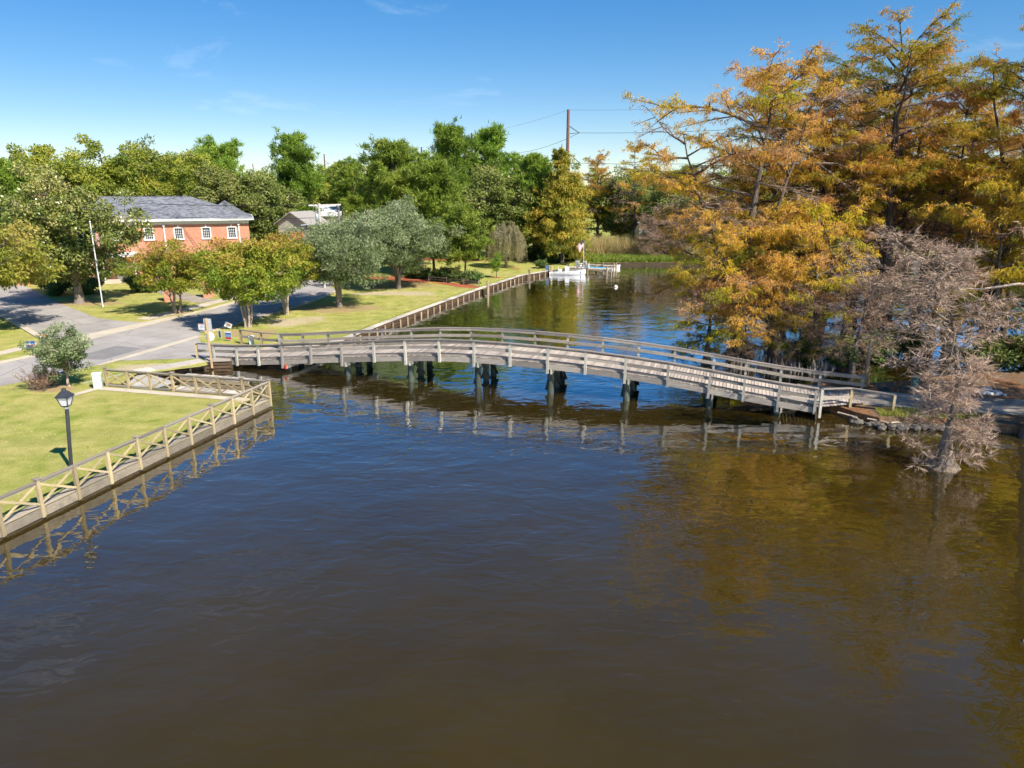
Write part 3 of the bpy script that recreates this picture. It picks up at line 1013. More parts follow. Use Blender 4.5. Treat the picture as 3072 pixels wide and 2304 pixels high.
# ------------------------------------------------------------------ bulkheads
def bulkhead(root, line, spacing, cap_w=0.55, top=LAND):
    line = [np.array(p, float) for p in line]
    out = []
    for a, b in zip(line[:-1], line[1:]):
        L = np.linalg.norm(b - a)
        n = max(1, int(round(L / spacing)))
        t = (b - a) / L
        nr = np.array([t[1], -t[0]])               # towards the water
        for i in range(n):
            p, q = a + t * (L * i / n), a + t * (L * (i + 1) / n)
            out.append(p)
            pc, qc = p - nr * (cap_w / 2 - 0.16), q - nr * (cap_w / 2 - 0.16) - t * 0.008
            bar("cap_board", (pc[0], pc[1], top + 0.045), (qc[0], qc[1], top + 0.045), cap_w, 0.06, "cap_wood", root)
            w0, w1 = p + nr * 0.05, q + nr * 0.05
            for z in (0.34, 0.10):
                bar("wale", (w0[0], w0[1], z), (w1[0], w1[1], z), 0.10, 0.13, "bulkhead_wood", root)
            w0, w1 = p + nr * 0.02 , q + nr * 0.02
            bar("sheet_board", (w0[0], w0[1], 0.05), (w1[0], w1[1], 0.05), 0.03, 0.85, "bulkhead_wood", root)
            c = p + nr * 0.19
            bar("pile", (c[0], c[1], -1.5), (c[0], c[1], 0.40), 0.17, 0.17, "bulkhead_pile_wood", root, kind="cyl")
    return out


bh = thing("river_bulkhead", (-8, 72, 0), "long timber bulkhead with pale cap boards holding the lawn above the far channel", "bulkhead")
bulkhead(bh, [(-18.6, 52.3), (-15.6, 52.9), (-13.5, 55.0), (-11.35, 62.2), (-7.6, 73.2), (-3.5, 84.7), (1.2, 96.6), (5.3, 102.3)], 1.45)
bh2 = thing("cove_bulkhead", (-21.5, 47, 0), "short timber bulkhead with grey boardwalk at the left foot of the bridge", "bulkhead")
bulkhead(bh2, [(-24.4, 45.2), (-21.3, 48.3), (-19.6, 48.6)], 1.2, 1.1)
for (x, y, h, d) in ((2.0, 97.0, 1.3, 0.25), (-3.2, 84.2, 1.45, 0.25), (5.2, 101.7, 1.3, 0.28)):
    o = bar("mooring_post", (x + 0.35, y - 0.1, -1.2), (x + 0.35, y - 0.1, h), d, d, "bulkhead_pile_wood", None, kind="cyl")
    tag(o, {2.0: "tan mooring post rising above the bulkhead short of the white skiff", -3.2: "tan mooring post at the end of the split rail by the mulch bed", 5.2: "dark mooring post at the stern of the white skiff"}[x], "post", "mooring posts along the bulkhead")

# ------------------------------------------------------------------ trees
class Acc:
    """collects tubes, leaf quads and slivers of one plant"""

    def __init__(self):
        self.V, self.Q, self.T, self.t, self.n = [], [], [], [], 0

    def add(self, V, F, tint=None):
        V = np.asarray(V, float).reshape(-1, 3)
        F = np.asarray(F)
        (self.Q if F.shape[1] == 4 else self.T).append(F + self.n)
        self.V.append(V)
        self.t.append(np.full(len(V), 0.5) if tint is None else (np.full(len(V), tint) if np.ndim(tint) == 0 else np.asarray(tint)))
        self.n += len(V)

    def tube(self, P, rad, sides=4, tint=0.5):
        V, F = tube(P, rad, sides)
        self.add(V, F, tint)

    def mesh(self, name, mat, smooth=False):
        fs = []
        if self.Q:
            fs.append(np.concatenate(self.Q))
        if self.T:
            fs.append(np.concatenate(self.T))
        me = raw_mesh(name, np.concatenate(self.V), fs, np.concatenate(self.t), smooth)
        me.materials.append(MATS[mat])
        return me


def unit(v):
    return v / (np.linalg.norm(v, axis=-1, keepdims=True) + 1e-9)


def slivers(acc, base, d, L, W, tint, rs):
    """one thin triangle per base point"""
    n = len(base)
    sd = unit(np.cross(d, unit(rs.normal(size=(n, 3)))))
    V = np.stack([base - sd * W[:, None] / 2, base + sd * W[:, None] / 2, base + d * L[:, None]], 1).reshape(-1, 3)
    acc.add(V, np.arange(3 * n).reshape(n, 3), np.repeat(tint, 3))


def leaves(acc, base, d, L, W, tint, rs, nrm=None):
    """diamond leaves"""
    n = len(base)
    sd = unit(np.cross(d, unit(rs.normal(size=(n, 3)) if nrm is None else nrm)))
    m = base + d * L[:, None] * 0.45
    V = np.stack([base, m + sd * W[:, None] / 2, base + d * L[:, None], m - sd * W[:, None] / 2], 1).reshape(-1, 3)
    acc.add(V, np.arange(4 * n).reshape(n, 4), np.repeat(tint, 4))


def curve(a, b, rs, bend=0.12, n=5, sag=0.0):
    a, b = np.asarray(a, float), np.asarray(b, float)
    t = np.linspace(0, 1, n)[:, None]
    L = np.linalg.norm(b - a)
    off = rs.normal(size=3) * L * bend
    off[2] += sag * L
    return a + (b - a) * t + off * (4 * t * (1 - t)) * 0.5


GA = 2.39996


def cypress(seed, h, r, zb=0.25, nbr=40, prof=None, rise=(-0.1, 0.7), dead=0.15, tint0=0.5, tvar=0.2, dens=1.0, trunk_r=0.32, sway=0.25,
            twiggy=False, leaf=(0.24, 0.05), nsec=7, z_noise=0.03, bend_at=None, leaders=(), butt=1.5, flute=0.16, skew=0.0, skew_az=0.0):
    """bald cypress: fluted butt, level boughs, drooping sprays.  Returns wood Acc, leaf Acc, dead-twig Acc"""
    rs = np.random.RandomState(seed)
    wd, lf, dt = Acc(), Acc(), Acc()
    nz = 16
    zz = np.concatenate([[-0.8, 0.0, 0.35, 0.8, 1.4], np.linspace(2.0, h * 0.985, nz)])
    f = zz / h
    ph = rs.uniform(0, 6, 4)
    tx = sway * (np.sin(f * 4 + ph[0]) - math.sin(ph[0])) * f ** 0.7
    ty = sway * (np.sin(f * 3.3 + ph[1]) - math.sin(ph[1])) * f ** 0.7
    if bend_at is not None:
        tx = tx + np.interp(zz, bend_at[0], bend_at[1])
    P = np.stack([tx, ty, zz], 1)
    rad = trunk_r * np.clip(1 - f, 0.03, 1) ** 0.85 * (1 + butt * np.exp(-np.clip(zz, 0, 9) / 0.75))
    a = np.linspace(0, 2 * np.pi, 14, endpoint=False)
    fl = flute * np.exp(-np.clip(zz, 0, 9) / 1.2)
    V = np.stack([P[:, None, 0] + rad[:, None] * np.cos(a) * (1 + fl[:, None] * np.cos(7 * a + ph[2])),
                  P[:, None, 1] + rad[:, None] * np.sin(a) * (1 + fl[:, None] * np.cos(7 * a + ph[2])),
                  np.repeat(zz[:, None], 14, 1)], -1)
    i = np.arange(len(zz) - 1)[:, None] * 14
    j = np.arange(14)[None]
    k = (j + 1) % 14
    wd.add(V.reshape(-1, 3), np.stack([i + j, i + k, i + 14 + k, i + 14 + j], -1).reshape(-1, 4))
    at = lambda z: np.array([np.interp(z, zz, P[:, 0]), np.interp(z, zz, P[:, 1]), z])
    prof = prof or (lambda t: 0.45 + 0.55 * math.sin(math.pi * min(1.0, 0.12 + 0.85 * t)) if t < 0.9 else 0.62 - 1.8 * (t - 0.9))
    lead = []
    for (lz, laz, lout, ltop, share) in leaders:       # rising secondary trunks
        a0 = at(lz)
        q = np.linspace(0, 1, 9)
        LP = np.stack([a0[0] + math.cos(laz) * lout * q ** 0.8, a0[1] + math.sin(laz) * lout * q ** 0.8, lz + (ltop - lz) * q ** 1.15], 1) + rs.normal(size=(9, 3)) * 0.12 * q[:, None]
        wd.tube(LP, trunk_r * 0.5 * (1 - 0.85 * q), 6)
        lead.append((LP, share))
    for b in range(nbr):
        t = (b + rs.uniform(0, 0.9)) / nbr
        z0 = h * (zb + (1 - zb) * t * 0.97) + rs.normal() * z_noise * h
        z0 = min(max(z0, 0.5), h * 0.97)
        tt = (z0 / h - zb) / (1 - zb)
        L = max(0.5, r * prof(min(max(tt, 0), 1)) * rs.uniform(0.65, 1.12))
        az = GA * b + rs.normal() * 0.4
        L *= 1 + skew * math.cos(az - skew_az) * (0.3 + 0.7 * min(1.0, max(tt, 0) * 2))
        up = rise[0] + (rise[1] - rise[0]) * max(tt, 0) ** 1.6 + rs.normal() * 0.2
        d = np.array([math.cos(az) * math.cos(up), math.sin(az) * math.cos(up), math.sin(up)])
        p0 = at(z0)
        for LP, share in lead:
            if LP[2, 2] < z0 < LP[-1, 2] and rs.rand() < share:
                p0 = np.array([np.interp(z0, LP[:, 2], LP[:, 0]), np.interp(z0, LP[:, 2], LP[:, 1]), z0])
                L *= 0.62
                break
        n = 7
        q = np.linspace(0, 1, n)
        wob = rs.normal(size=3) * 0.08 * L
        B = p0 + d * L * q[:, None] + wob * np.sin(q * 4.5)[:, None] * q[:, None]
        B[:, 2] += (0.16 * L * (1 - max(tt, 0))) * (q - q ** 2 * 1.25)
        r0 = min(0.055 * L ** 0.75 * (0.32 if twiggy else 0.45) + 0.010, trunk_r * 0.6)
        wd.tube(B, r0 * (1 - 0.88 * q), 5)
        is_dead = rs.rand() < dead * (1.6 - tt)
        tb = tint0 + rs.normal() * tvar
        for sidx in range(nsec + int(L > 4) * 2):
            fq = 0.22 + 0.78 * (sidx + rs.rand()) / (nsec + int(L > 4) * 2)
            s0 = np.array([np.interp(fq, q, B[:, m_]) for m_ in range(3)])
            side = 1 if sidx % 2 else -1
            ang = az + side * rs.uniform(0.5, 1.1) * (1.0 if fq < 0.95 else 0.2)
            sl = L * rs.uniform(0.28, 0.48) * (1.15 - 0.55 * fq)
            upn = up * 0.5 + rs.normal() * 0.30
            sd = np.array([math.cos(ang) * math.cos(upn), math.sin(ang) * math.cos(upn), math.sin(upn)])
            S = s0 + sd * sl * np.linspace(0, 1, 4)[:, None]
            S[:, 2] -= 0.10 * sl * np.linspace(0, 1, 4) ** 2
            wd.tube(S, np.array([0.55, 0.42, 0.28, 0.1]) * r0 * 0.8 + 0.004, 3)
            nt = max(3, int(sl / 0.22))
            # twigs off the secondary, lying in a loose level spray
            u = rs.rand(nt)
            tbase = s0 + sd * (sl * u)[:, None]
            ta = ang + rs.choice([-1, 1], nt) * rs.uniform(0.35, 1.2, nt)
            tu = rs.normal(size=nt) * 0.48 + (0.1 if twiggy else -0.05)
            td = np.stack([np.cos(ta) * np.cos(tu), np.sin(ta) * np.cos(tu), np.sin(tu)], 1)
            tl = rs.uniform(0.35, 0.85, nt) * min(1.0, 0.4 + sl / 2.5)
            if twiggy:
                slivers(wd, tbase, td, tl * 1.15, np.full(nt, 0.022), rs.rand(nt), rs)
                reps = int(11 * dens)
                uu = rs.rand(nt * reps)
                bb = np.repeat(tbase, reps, 0) + np.repeat(td, reps, 0) * (np.repeat(tl, reps) * uu)[:, None]
                dd = unit(np.repeat(td, reps, 0) + rs.normal(size=(nt * reps, 3)) * np.array([0.75, 0.75, 0.55]))
                slivers(lf, bb, dd, rs.uniform(0.16, 0.5, nt * reps), rs.uniform(0.014, 0.028, nt * reps), np.clip(rs.normal(0.5, 0.25, nt * reps), 0, 1), rs)
                continue
            slivers(wd, tbase, td, tl, np.full(nt, 0.018), np.full(nt, 0.4), rs)
            if is_dead:
                reps = int(6 * dens)
                uu = rs.rand(nt * reps)
                bb = np.repeat(tbase, reps, 0) + np.repeat(td, reps, 0) * (np.repeat(tl, reps) * uu)[:, None]
                dd = unit(np.repeat(td, reps, 0) + rs.normal(size=(nt * reps, 3)) * 0.6 + np.array([0, 0, -0.25]))
                slivers(dt, bb, dd, rs.uniform(0.2, 0.5, nt * reps), rs.uniform(0.025, 0.045, nt * reps), np.clip(rs.normal(0.5, 0.25, nt * reps), 0, 1), rs)
                continue
            reps = max(3, int(24 * dens))
            m_ = nt * reps
            uu = rs.uniform(0, 1.05, m_)
            bb = np.repeat(tbase, reps, 0) + np.repeat(td, reps, 0) * (np.repeat(tl, reps) * uu)[:, None] + rs.normal(size=(m_, 3)) * np.array([0.11, 0.11, 0.07])
            dd = unit(np.repeat(td, reps, 0) * 0.7 + rs.normal(size=(m_, 3)) * 0.55 + np.array([0, 0, -0.75]))
            ts = tb + rs.normal() * 0.10 + rs.normal(size=m_) * 0.10
            slivers(lf, bb, dd, rs.uniform(0.7, 1.5, m_) * leaf[0], rs.uniform(0.7, 1.4, m_) * leaf[1], ts, rs)
    return wd, lf, dt


def lumpy(rs, n, rx, ry, rz, shell=0.5):
    """points through an uneven ellipsoid, more of them near its skin"""
    d = unit(rs.normal(size=(n, 3)))
    ph = rs.uniform(0, 6.28, 6)
    lump = 1 + 0.22 * np.sin(3 * np.arctan2(d[:, 1], d[:, 0]) + ph[0]) * np.cos(2 * d[:, 2] + ph[1]) + 0.17 * np.sin(5 * d[:, 0] + ph[2]) + 0.15 * np.sin(6 * d[:, 1] + 4 * d[:, 2] + ph[3])
    rr = (shell + (1 - shell) * rs.rand(n)) * lump
    return d * rr[:, None] * np.array([rx, ry, rz]), d


def broadleaf(seed, h, crown_r, crown_z, crown_rz, fork_z, n_clump, clump_r, per_clump, leaf=(0.3, 0.16), stems=1, trunk_r=0.25, tint0=0.5, tvar=0.18,
              droop=0.2, shell=0.45, flat=0.65, spread=0.25, lean=(0, 0), top_tint=0.15, ry=None, bark_sides=8, cut_below=None, cone=0.0):
    """round-crowned tree; crown centre at height crown_z"""
    rs = np.random.RandomState(seed)
    wd, lf = Acc(), Acc()
    C, dirs = lumpy(rs, n_clump, crown_r, ry or crown_r, crown_rz, shell)
    C[:, :2] *= (1 - cone * (C[:, 2:3] / crown_rz))
    C = C + np.array([lean[0], lean[1], crown_z])
    if cut_below is not None:
        C[:, 2] = np.maximum(C[:, 2], cut_below + rs.rand(n_clump) * 0.8)
    forks = []
    for s_ in range(stems):
        a = 2 * math.pi * s_ / stems + rs.rand()
        base = np.array([math.cos(a), math.sin(a), 0]) * (0.16 if stems > 1 else 0.0)
        tip = np.array([lean[0] * 0.4 + math.cos(a) * spread * fork_z * (stems > 1), lean[1] * 0.4 + math.sin(a) * spread * fork_z * (stems > 1), fork_z])
        P = curve(base, tip, rs, 0.08, 6)
        P[0, 2] = -0.3
        rr = trunk_r * np.array([1.5, 1.12, 0.95, 0.86, 0.8, 0.75]) * (0.62 if stems > 1 else 1)
        wd.tube(P, rr, bark_sides)
        forks.append((tip, rr[-1]))
        if stems > 1:      # leader up into the crown
            Q = curve(tip, tip * np.array([1.5, 1.5, 1]) + np.array([lean[0] * 0.4, lean[1] * 0.4, (crown_z - fork_z) * 1.1]), rs, 0.1, 5)
            wd.tube(Q, rr[-1] * np.linspace(1, 0.25, 5), 5)
    # limbs: a few big boughs, then twigs to every clump
    nb = max(5, n_clump // 9)
    boughs = []
    for b in range(nb):
        tip, r0 = forks[b % len(forks)]
        tgt = C[rs.randint(n_clump)] * 0.72 + np.array([lean[0], lean[1], crown_z]) * 0.28
        P = curve(tip, tgt, rs, 0.14, 6, 0.08)
        wd.tube(P, r0 * np.linspace(0.72, 0.22, 6), 6)
        boughs.append(P)
    BP = np.concatenate(boughs)
    for c in C:
        i = np.argmin(np.linalg.norm(BP - c, axis=1) + 0.35 * (BP[:, 2] > c[2]))
        P = curve(BP[i], c, rs, 0.12, 4)
        L = np.linalg.norm(c - BP[i])
        wd.tube(P, np.linspace(0.018 + 0.012 * L, 0.006, 4), 3)
    for ci in range(n_clump):
        m_ = int(per_clump * rs.uniform(0.7, 1.3))
        cr = clump_r * rs.uniform(0.7, 1.3)
        d = unit(rs.normal(size=(m_, 3)))
        rr = cr * (0.35 + 0.65 * rs.rand(m_) ** 0.6)
        p = C[ci] + d * rr[:, None] * np.array([1, 1, flat])
        dd = unit(d * 0.6 + rs.normal(size=(m_, 3)) * 0.6 + np.array([0, 0, -droop]))
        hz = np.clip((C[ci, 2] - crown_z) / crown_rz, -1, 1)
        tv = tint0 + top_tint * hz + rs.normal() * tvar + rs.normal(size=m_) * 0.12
        nrm = unit(d + np.array([0, 0, 0.9]) + rs.normal(size=(m_, 3)) * 0.7)
        leaves(lf, p, dd, rs.uniform(0.6, 1.4, m_) * leaf[0], rs.uniform(0.6, 1.4, m_) * leaf[1], tv, rs, nrm)
    return wd, lf


def pine(seed, h, crown_r, zb, n_br, tuft=0.5, per=26, tint0=0.5, tvar=0.15, trunk_r=0.2, prof=None, sway=0.3, tufts=7, rise=0.35):
    """loblolly pine: bare lower trunk, boughs ending in round needle tufts"""
    rs = np.random.RandomState(seed)
    wd, lf = Acc(), Acc()
    zz = np.concatenate([[-0.3], np.linspace(0, h * 0.96, 12)])
    ph = rs.uniform(0, 6, 2)
    f = zz / h
    P = np.stack([sway * (np.sin(f * 3 + ph[0]) - math.sin(ph[0])), sway * (np.sin(f * 3.4 + ph[1]) - math.sin(ph[1])), zz], 1)
    wd.tube(P, trunk_r * np.clip(1.05 - f, 0.08, 1) * (1 + 0.35 * np.exp(-np.clip(zz, 0, 5) / 0.4)), 8)
    at = lambda z: np.array([np.interp(z, zz, P[:, 0]), np.interp(z, zz, P[:, 1]), z])
    prof = prof or (lambda t: 0.55 + 0.45 * math.sin(math.pi * (0.15 + 0.6 * t)) - 0.55 * max(0, t - 0.55) / 0.45)
    for b in range(n_br):
        t = (b + rs.rand()) / n_br
        z0 = h * (zb + (0.99 - zb) * t)
        L = crown_r * prof(t) * rs.uniform(0.6, 1.15)
        az = GA * b + rs.normal() * 0.5
        up = rise * (0.2 + t) + rs.normal() * 0.15
        d = np.array([math.cos(az) * math.cos(up), math.sin(az) * math.cos(up), math.sin(up)])
        p0 = at(min(z0, h * 0.95))
        q = np.linspace(0, 1, 5)
        B = p0 + d * L * q[:, None]
        B[:, 2] += 0.12 * L * q ** 2
        wd.tube(B, (0.012 + 0.012 * L) * (1 - 0.8 * q), 4)
        tb = tint0 + rs.normal() * tvar
        nt = max(3, int(tufts * (0.5 + L / crown_r)))
        for k in range(nt):
            fq = rs.uniform(0.35, 1.05)
            c = p0 + d * L * fq + np.array([0, 0, 0.12 * L * fq ** 2]) + rs.normal(size=3) * np.array([0.22, 0.22, 0.13]) * L * fq
            wd.tube(np.stack([B[min(4, int(fq * 3))], c]), np.array([0.016, 0.008]), 3)
            m_ = int(per * rs.uniform(0.7, 1.3))
            dd = unit(rs.normal(size=(m_, 3)) + d * 0.5 + np.array([0, 0, 0.45]))
            base = c + rs.normal(size=(m_, 3)) * tuft * 0.35 * np.array([1, 1, 0.7])
            slivers(lf, base, dd, rs.uniform(0.6, 1.2, m_) * tuft, rs.uniform(0.08, 0.15, m_) * (0.5 + tuft), tb + rs.normal() * 0.1 + rs.normal(size=m_) * 0.12, rs)
    return wd, lf


def make_tree(name, wd, lf, bark_m, leaf_m, extra=None, crown="crown", extra_name="dead_twigs", extra_mat="dead_twig"):
    """meshes of one kind of tree, ready to be placed"""
    out = [("trunk", wd.mesh(name + "_trunk", bark_m, True)), (crown, lf.mesh(name + "_" + crown, leaf_m))]
    if extra is not None and extra.V:
        out.append((extra_name, extra.mesh(name + "_" + extra_name, extra_mat)))
    return out


def plant(kind, name, x, y, label, cat="tree", group=None, rz=0.0, sc=1.0, z=LAND, sxy=1.0):
    o = bpy.data.objects.new(name, None)
    o.empty_display_size = 0.5
    M = Matrix.Translation((x, y, z)) @ Matrix.Rotation(rz, 4, "Z") @ Matrix.Diagonal((sc * sxy, sc * sxy, sc, 1))
    link(o, None, M)
    tag(o, label, cat, group)
    for pn, me in kind:
        c = bpy.data.objects.new(pn, me)
        if pn != "trunk":
            c["kind"] = "stuff"
        link(c, o, M)
    return o


K = {}
# golden cypresses of the grove (several builds, reused with other turns and sizes)
w, l, d = cypress(11, 21, 8.0, 0.14, 78, prof=lambda t: (0.95 - 0.25 * t) if t < 0.35 else (0.82 + 0.25 * math.sin((t - 0.35) * 4.2) if t < 0.86 else 0.7 - 2.2 * (t - 0.86)), dead=0.2, tint0=0.60, dens=0.85, trunk_r=0.45, rise=(-0.05, 0.6), sway=0.5, leaders=((5.5, 0.9, 5.0, 17.5, 0.3), (7.0, 3.4, 3.6, 19.5, 0.35), (8.5, 5.2, 4.6, 18.0, 0.45)))
K["cyp_big"] = make_tree("spreading_cypress", w, l, "bark_cypress", "cypress_leaf", d)
w, l, d = cypress(12, 21, 5.6, 0.34, 58, dead=0.22, tint0=0.48, dens=0.85, trunk_r=0.33, rise=(-0.05, 0.7), leaders=((10, 0.5, 2.6, 20, 0.3), (11, 3.5, 2.8, 19.5, 0.4)))
K["cyp_a"] = make_tree("golden_cypress", w, l, "bark_dark", "cypress_leaf", d)
w, l, d = cypress(13, 22, 6.2, 0.47, 60, dead=0.1, tint0=0.28, dens=0.9, trunk_r=0.36, rise=(0.0, 0.75), sway=0.4, leaders=((11.5, 1.2, 3.2, 21, 0.3), (12.5, 4.2, 3.4, 20.5, 0.4)))
K["cyp_b"] = make_tree("yellow_cypress", w, l, "bark_dark", "cypress_leaf", d)
w, l, d = cypress(14, 20, 4.4, 0.28, 40, dead=0.45, tint0=0.6, dens=0.8, trunk_r=0.26, rise=(-0.15, 0.6))
K["cyp_c"] = make_tree("rusty_cypress", w, l, "bark_dark", "cypress_leaf", d)
w, l, d = cypress(15, 9, 3.4, 0.16, 30, dead=0.15, tint0=0.22, dens=0.9, trunk_r=0.15, rise=(-0.1, 0.6))
K["cyp_small"] = make_tree("young_cypress", w, l, "bark_cypress", "cypress_leaf", d)
w, l, d = cypress(16, 17.5, 5.0, 0.10, 46, prof=lambda t: 1.0 - 0.82 * t if t > 0.12 else 0.75 + 2 * t, dead=0.0, tint0=0.5, dens=0.7, trunk_r=0.3, rise=(-0.12, 0.35), leaf=(0.42, 0.13))
w2, l2 = broadleaf(161, 15, 4.7, 7.6, 7.2, 3.0, 230, 0.95, 110, (0.42, 0.15), 1, 0.2, 0.55, 0.2, droop=0.9, shell=0.35, top_tint=0.15, cut_below=1.2, cone=0.55)
for _q in l2.Q:
    l.Q.append(_q + l.n)
l.V += l2.V
l.t += l2.t
l.n += l2.n
K["cyp_green"] = make_tree("green_cypress", w, l, "bark_dark", "cypress_green_leaf", d)

w3, l3, d3 = cypress(17, 20, 3.4, 0.40, 44, dead=0.4, tint0=0.5, dens=0.8, trunk_r=0.24, rise=(-0.1, 0.7), sway=0.5, prof=lambda t: 0.42 + 0.58 * t if t < 0.75 else 1.0 - 2.2 * (t - 0.75))
K["cyp_pole"] = make_tree("slim_cypress", w3, l3, "bark_dark", "cypress_leaf", d3)
w3, l3, d3 = cypress(18, 15, 3.6, 0.06, 46, dead=9.0, tint0=0.5, dens=0.9, trunk_r=0.17, rise=(-0.1, 0.5), sway=0.6)
K["cyp_dead"] = make_tree("twiggy_cypress", w3, d3, "bark_dark", "dead_twig", crown="twigs")


def bare_prof(t):
    z = 0.06 + 0.94 * t
    return float(np.interp(z, [0.0, 0.1, 0.2, 0.32, 0.42, 0.52, 0.62, 0.75, 0.9, 1.0], [0.45, 0.60, 0.50, 0.30, 0.40, 0.78, 1.0, 0.95, 0.7, 0.3]))


w, l, d = cypress(21, 10.1, 3.5, 0.06, 64, prof=bare_prof, twiggy=True, dens=0.95, trunk_r=0.165, butt=3.4, flute=0.24, rise=(-0.08, 0.35), sway=0.35, nsec=8, bend_at=([0, 4, 8, 10], [0, -0.15, -1.2, -2.3]), skew=0.38, skew_az=3.14)
K["bare"] = make_tree("bare_cypress", w, l, "bark_cypress", "bare_twig", crown="twigs")
w, l, d = cypress(22, 6.5, 2.6, 0.12, 34, twiggy=True, dens=1.0, trunk_r=0.12, rise=(-0.1, 0.4), sway=0.3)
K["bare_small"] = make_tree("bare_young_cypress", w, l, "bark_cypress", "dead_twig", crown="twigs")

# broadleaf and pine builds
K["crape_a"] = make_tree("crape_myrtle", *broadleaf(31, 7.2, 4.2, 4.7, 2.4, 1.7, 125, 0.72, 150, (0.24, 0.13), 5, 0.17, 0.50, 0.16, shell=0.35, spread=0.3, flat=0.55, top_tint=0.2, cut_below=2.2), "bark_pale", "crape_leaf")
K["crape_b"] = make_tree("green_crape_myrtle", *broadleaf(32, 8.2, 4.0, 5.1, 2.75, 1.9, 210, 0.8, 185, (0.23, 0.13), 4, 0.19, 0.40, 0.15, shell=0.3, spread=0.25, flat=0.55, top_tint=0.28, cut_below=2.0), "bark_pale", "crape_leaf")
K["olive_a"] = make_tree("silver_oak", *broadleaf(33, 9, 5.0, 5.3, 3.5, 2.3, 210, 0.85, 210, (0.24, 0.085), 2, 0.36, 0.5, 0.16, shell=0.4, spread=0.16, top_tint=0.25, cut_below=1.9), "bark_oak", "olive_leaf")
K["olive_b"] = make_tree("silver_oak", *broadleaf(34, 10, 5.6, 6.1, 3.9, 2.6, 240, 0.9, 200, (0.26, 0.09), 3, 0.36, 0.55, 0.16, shell=0.4, spread=0.26, top_tint=0.25, cut_below=2.3), "bark_oak", "olive_leaf")
K["magnolia"] = make_tree("magnolia", *broadleaf(35, 12, 5.6, 6.7, 5.2, 2.2, 230, 0.9, 190, (0.30, 0.17), 1, 0.46, 0.5, 0.16, shell=0.45, top_tint=0.3, cut_below=2.3), "bark_oak", "magnolia_leaf")
K["pecan"] = make_tree("pecan", *broadleaf(36, 10, 6.0, 6.0, 3.2, 3.0, 170, 1.0, 150, (0.36, 0.15), 1, 0.34, 0.5, 0.2, droop=0.6, shell=0.5, top_tint=0.25, cut_below=2.4), "bark_oak", "pecan_leaf")
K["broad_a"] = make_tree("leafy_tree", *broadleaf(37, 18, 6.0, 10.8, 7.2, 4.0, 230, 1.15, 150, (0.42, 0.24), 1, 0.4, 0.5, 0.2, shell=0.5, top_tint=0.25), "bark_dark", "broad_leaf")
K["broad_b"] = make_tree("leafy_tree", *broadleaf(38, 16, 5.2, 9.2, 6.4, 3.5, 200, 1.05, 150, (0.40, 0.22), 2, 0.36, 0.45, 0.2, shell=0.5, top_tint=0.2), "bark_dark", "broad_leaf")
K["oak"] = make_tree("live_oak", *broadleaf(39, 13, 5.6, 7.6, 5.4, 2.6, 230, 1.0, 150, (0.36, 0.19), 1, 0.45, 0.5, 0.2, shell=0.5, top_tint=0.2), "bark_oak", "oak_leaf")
K["pine_a"] = make_tree("pine", *pine(41, 17, 4.6, 0.20, 66, 0.75, 34, 0.55, 0.16, 0.22, tufts=11), "bark_pine", "pine_leaf")
K["pine_b"] = make_tree("pine", *pine(42, 21, 4.8, 0.30, 68, 0.8, 34, 0.42, 0.16, 0.27, tufts=11), "bark_pine", "pine_leaf")
K["pine_c"] = make_tree("pine", *pine(43, 9, 2.8, 0.30, 46, 0.55, 32, 0.68, 0.14, 0.15, tufts=9), "bark_pine", "pine_leaf")
K["pine_d"] = make_tree("pine", *pine(44, 19, 3.8, 0.5, 46, 0.7, 34, 0.68, 0.12, 0.22, tufts=11, prof=lambda t: 0.65 + 0.4 * math.sin(math.pi * t)), "bark_pine", "pine_leaf")
K["young"] = make_tree("young_tree", *broadleaf(45, 3.6, 0.75, 2.1, 1.45, 0.7, 44, 0.28, 60, (0.16, 0.08), 1, 0.05, 0.5, 0.2, shell=0.2), "bark_dark", "young_leaf")
K["evergreen"] = make_tree("evergreen_tree", *broadleaf(46, 4.2, 1.75, 2.25, 1.65, 0.8, 120, 0.36, 130, (0.13, 0.065), 1, 0.09, 0.5, 0.22, shell=0.3, top_tint=0.3, cut_below=0.75), "bark_pale", "olive_leaf")
K["shrub"] = make_tree("shrub", *broadleaf(47, 1.4, 0.9, 0.62, 0.6, 0.2, 50, 0.28, 90, (0.14, 0.08), 3, 0.04, 0.45, 0.2, shell=0.35), "bark_dark", "shrub_leaf")


def willow(seed, h, r):
    rs = np.random.RandomState(seed)
    wd, lf = Acc(), Acc()
    wd.tube(curve((0, 0, -0.3), (0.2, 0, h * 0.5), rs, 0.08, 5), np.linspace(0.2, 0.12, 5), 7)
    for b in range(95):
        az = rs.rand() * 6.28
        rr = r * math.sqrt(rs.rand())
        zt = h * (1.0 - 0.38 * (rr / r) ** 2) * rs.uniform(0.88, 1.03)
        top = np.array([math.cos(az) * rr, math.sin(az) * rr, zt])
        P = curve((0.2, 0, h * 0.5), top, rs, 0.12, 4, 0.2)
        wd.tube(P, np.linspace(0.045, 0.01, 4), 3)
        for s_ in range(5):
            L = zt * rs.uniform(0.45, 0.85)
            n = int(L / 0.055)
            q = np.linspace(0, 1, n)
            out = np.array([math.cos(az), math.sin(az), 0]) * rs.uniform(0.05, 0.5) + rs.normal(size=3) * np.array([0.25, 0.25, 0])
            p = top + out * np.sqrt(q)[:, None] + np.array([0, 0, -1]) * (L * q ** 1.3)[:, None] + rs.normal(size=(n, 3)) * 0.05
            dd = unit(rs.normal(size=(n, 3)) * 0.4 + np.array([0, 0, -1]))
            slivers(lf, p, dd, rs.uniform(0.15, 0.32, n), rs.uniform(0.03, 0.06, n), np.clip(rs.normal(0.5, 0.2) + rs.normal(size=n) * 0.12, 0, 1), rs)
    return wd, lf


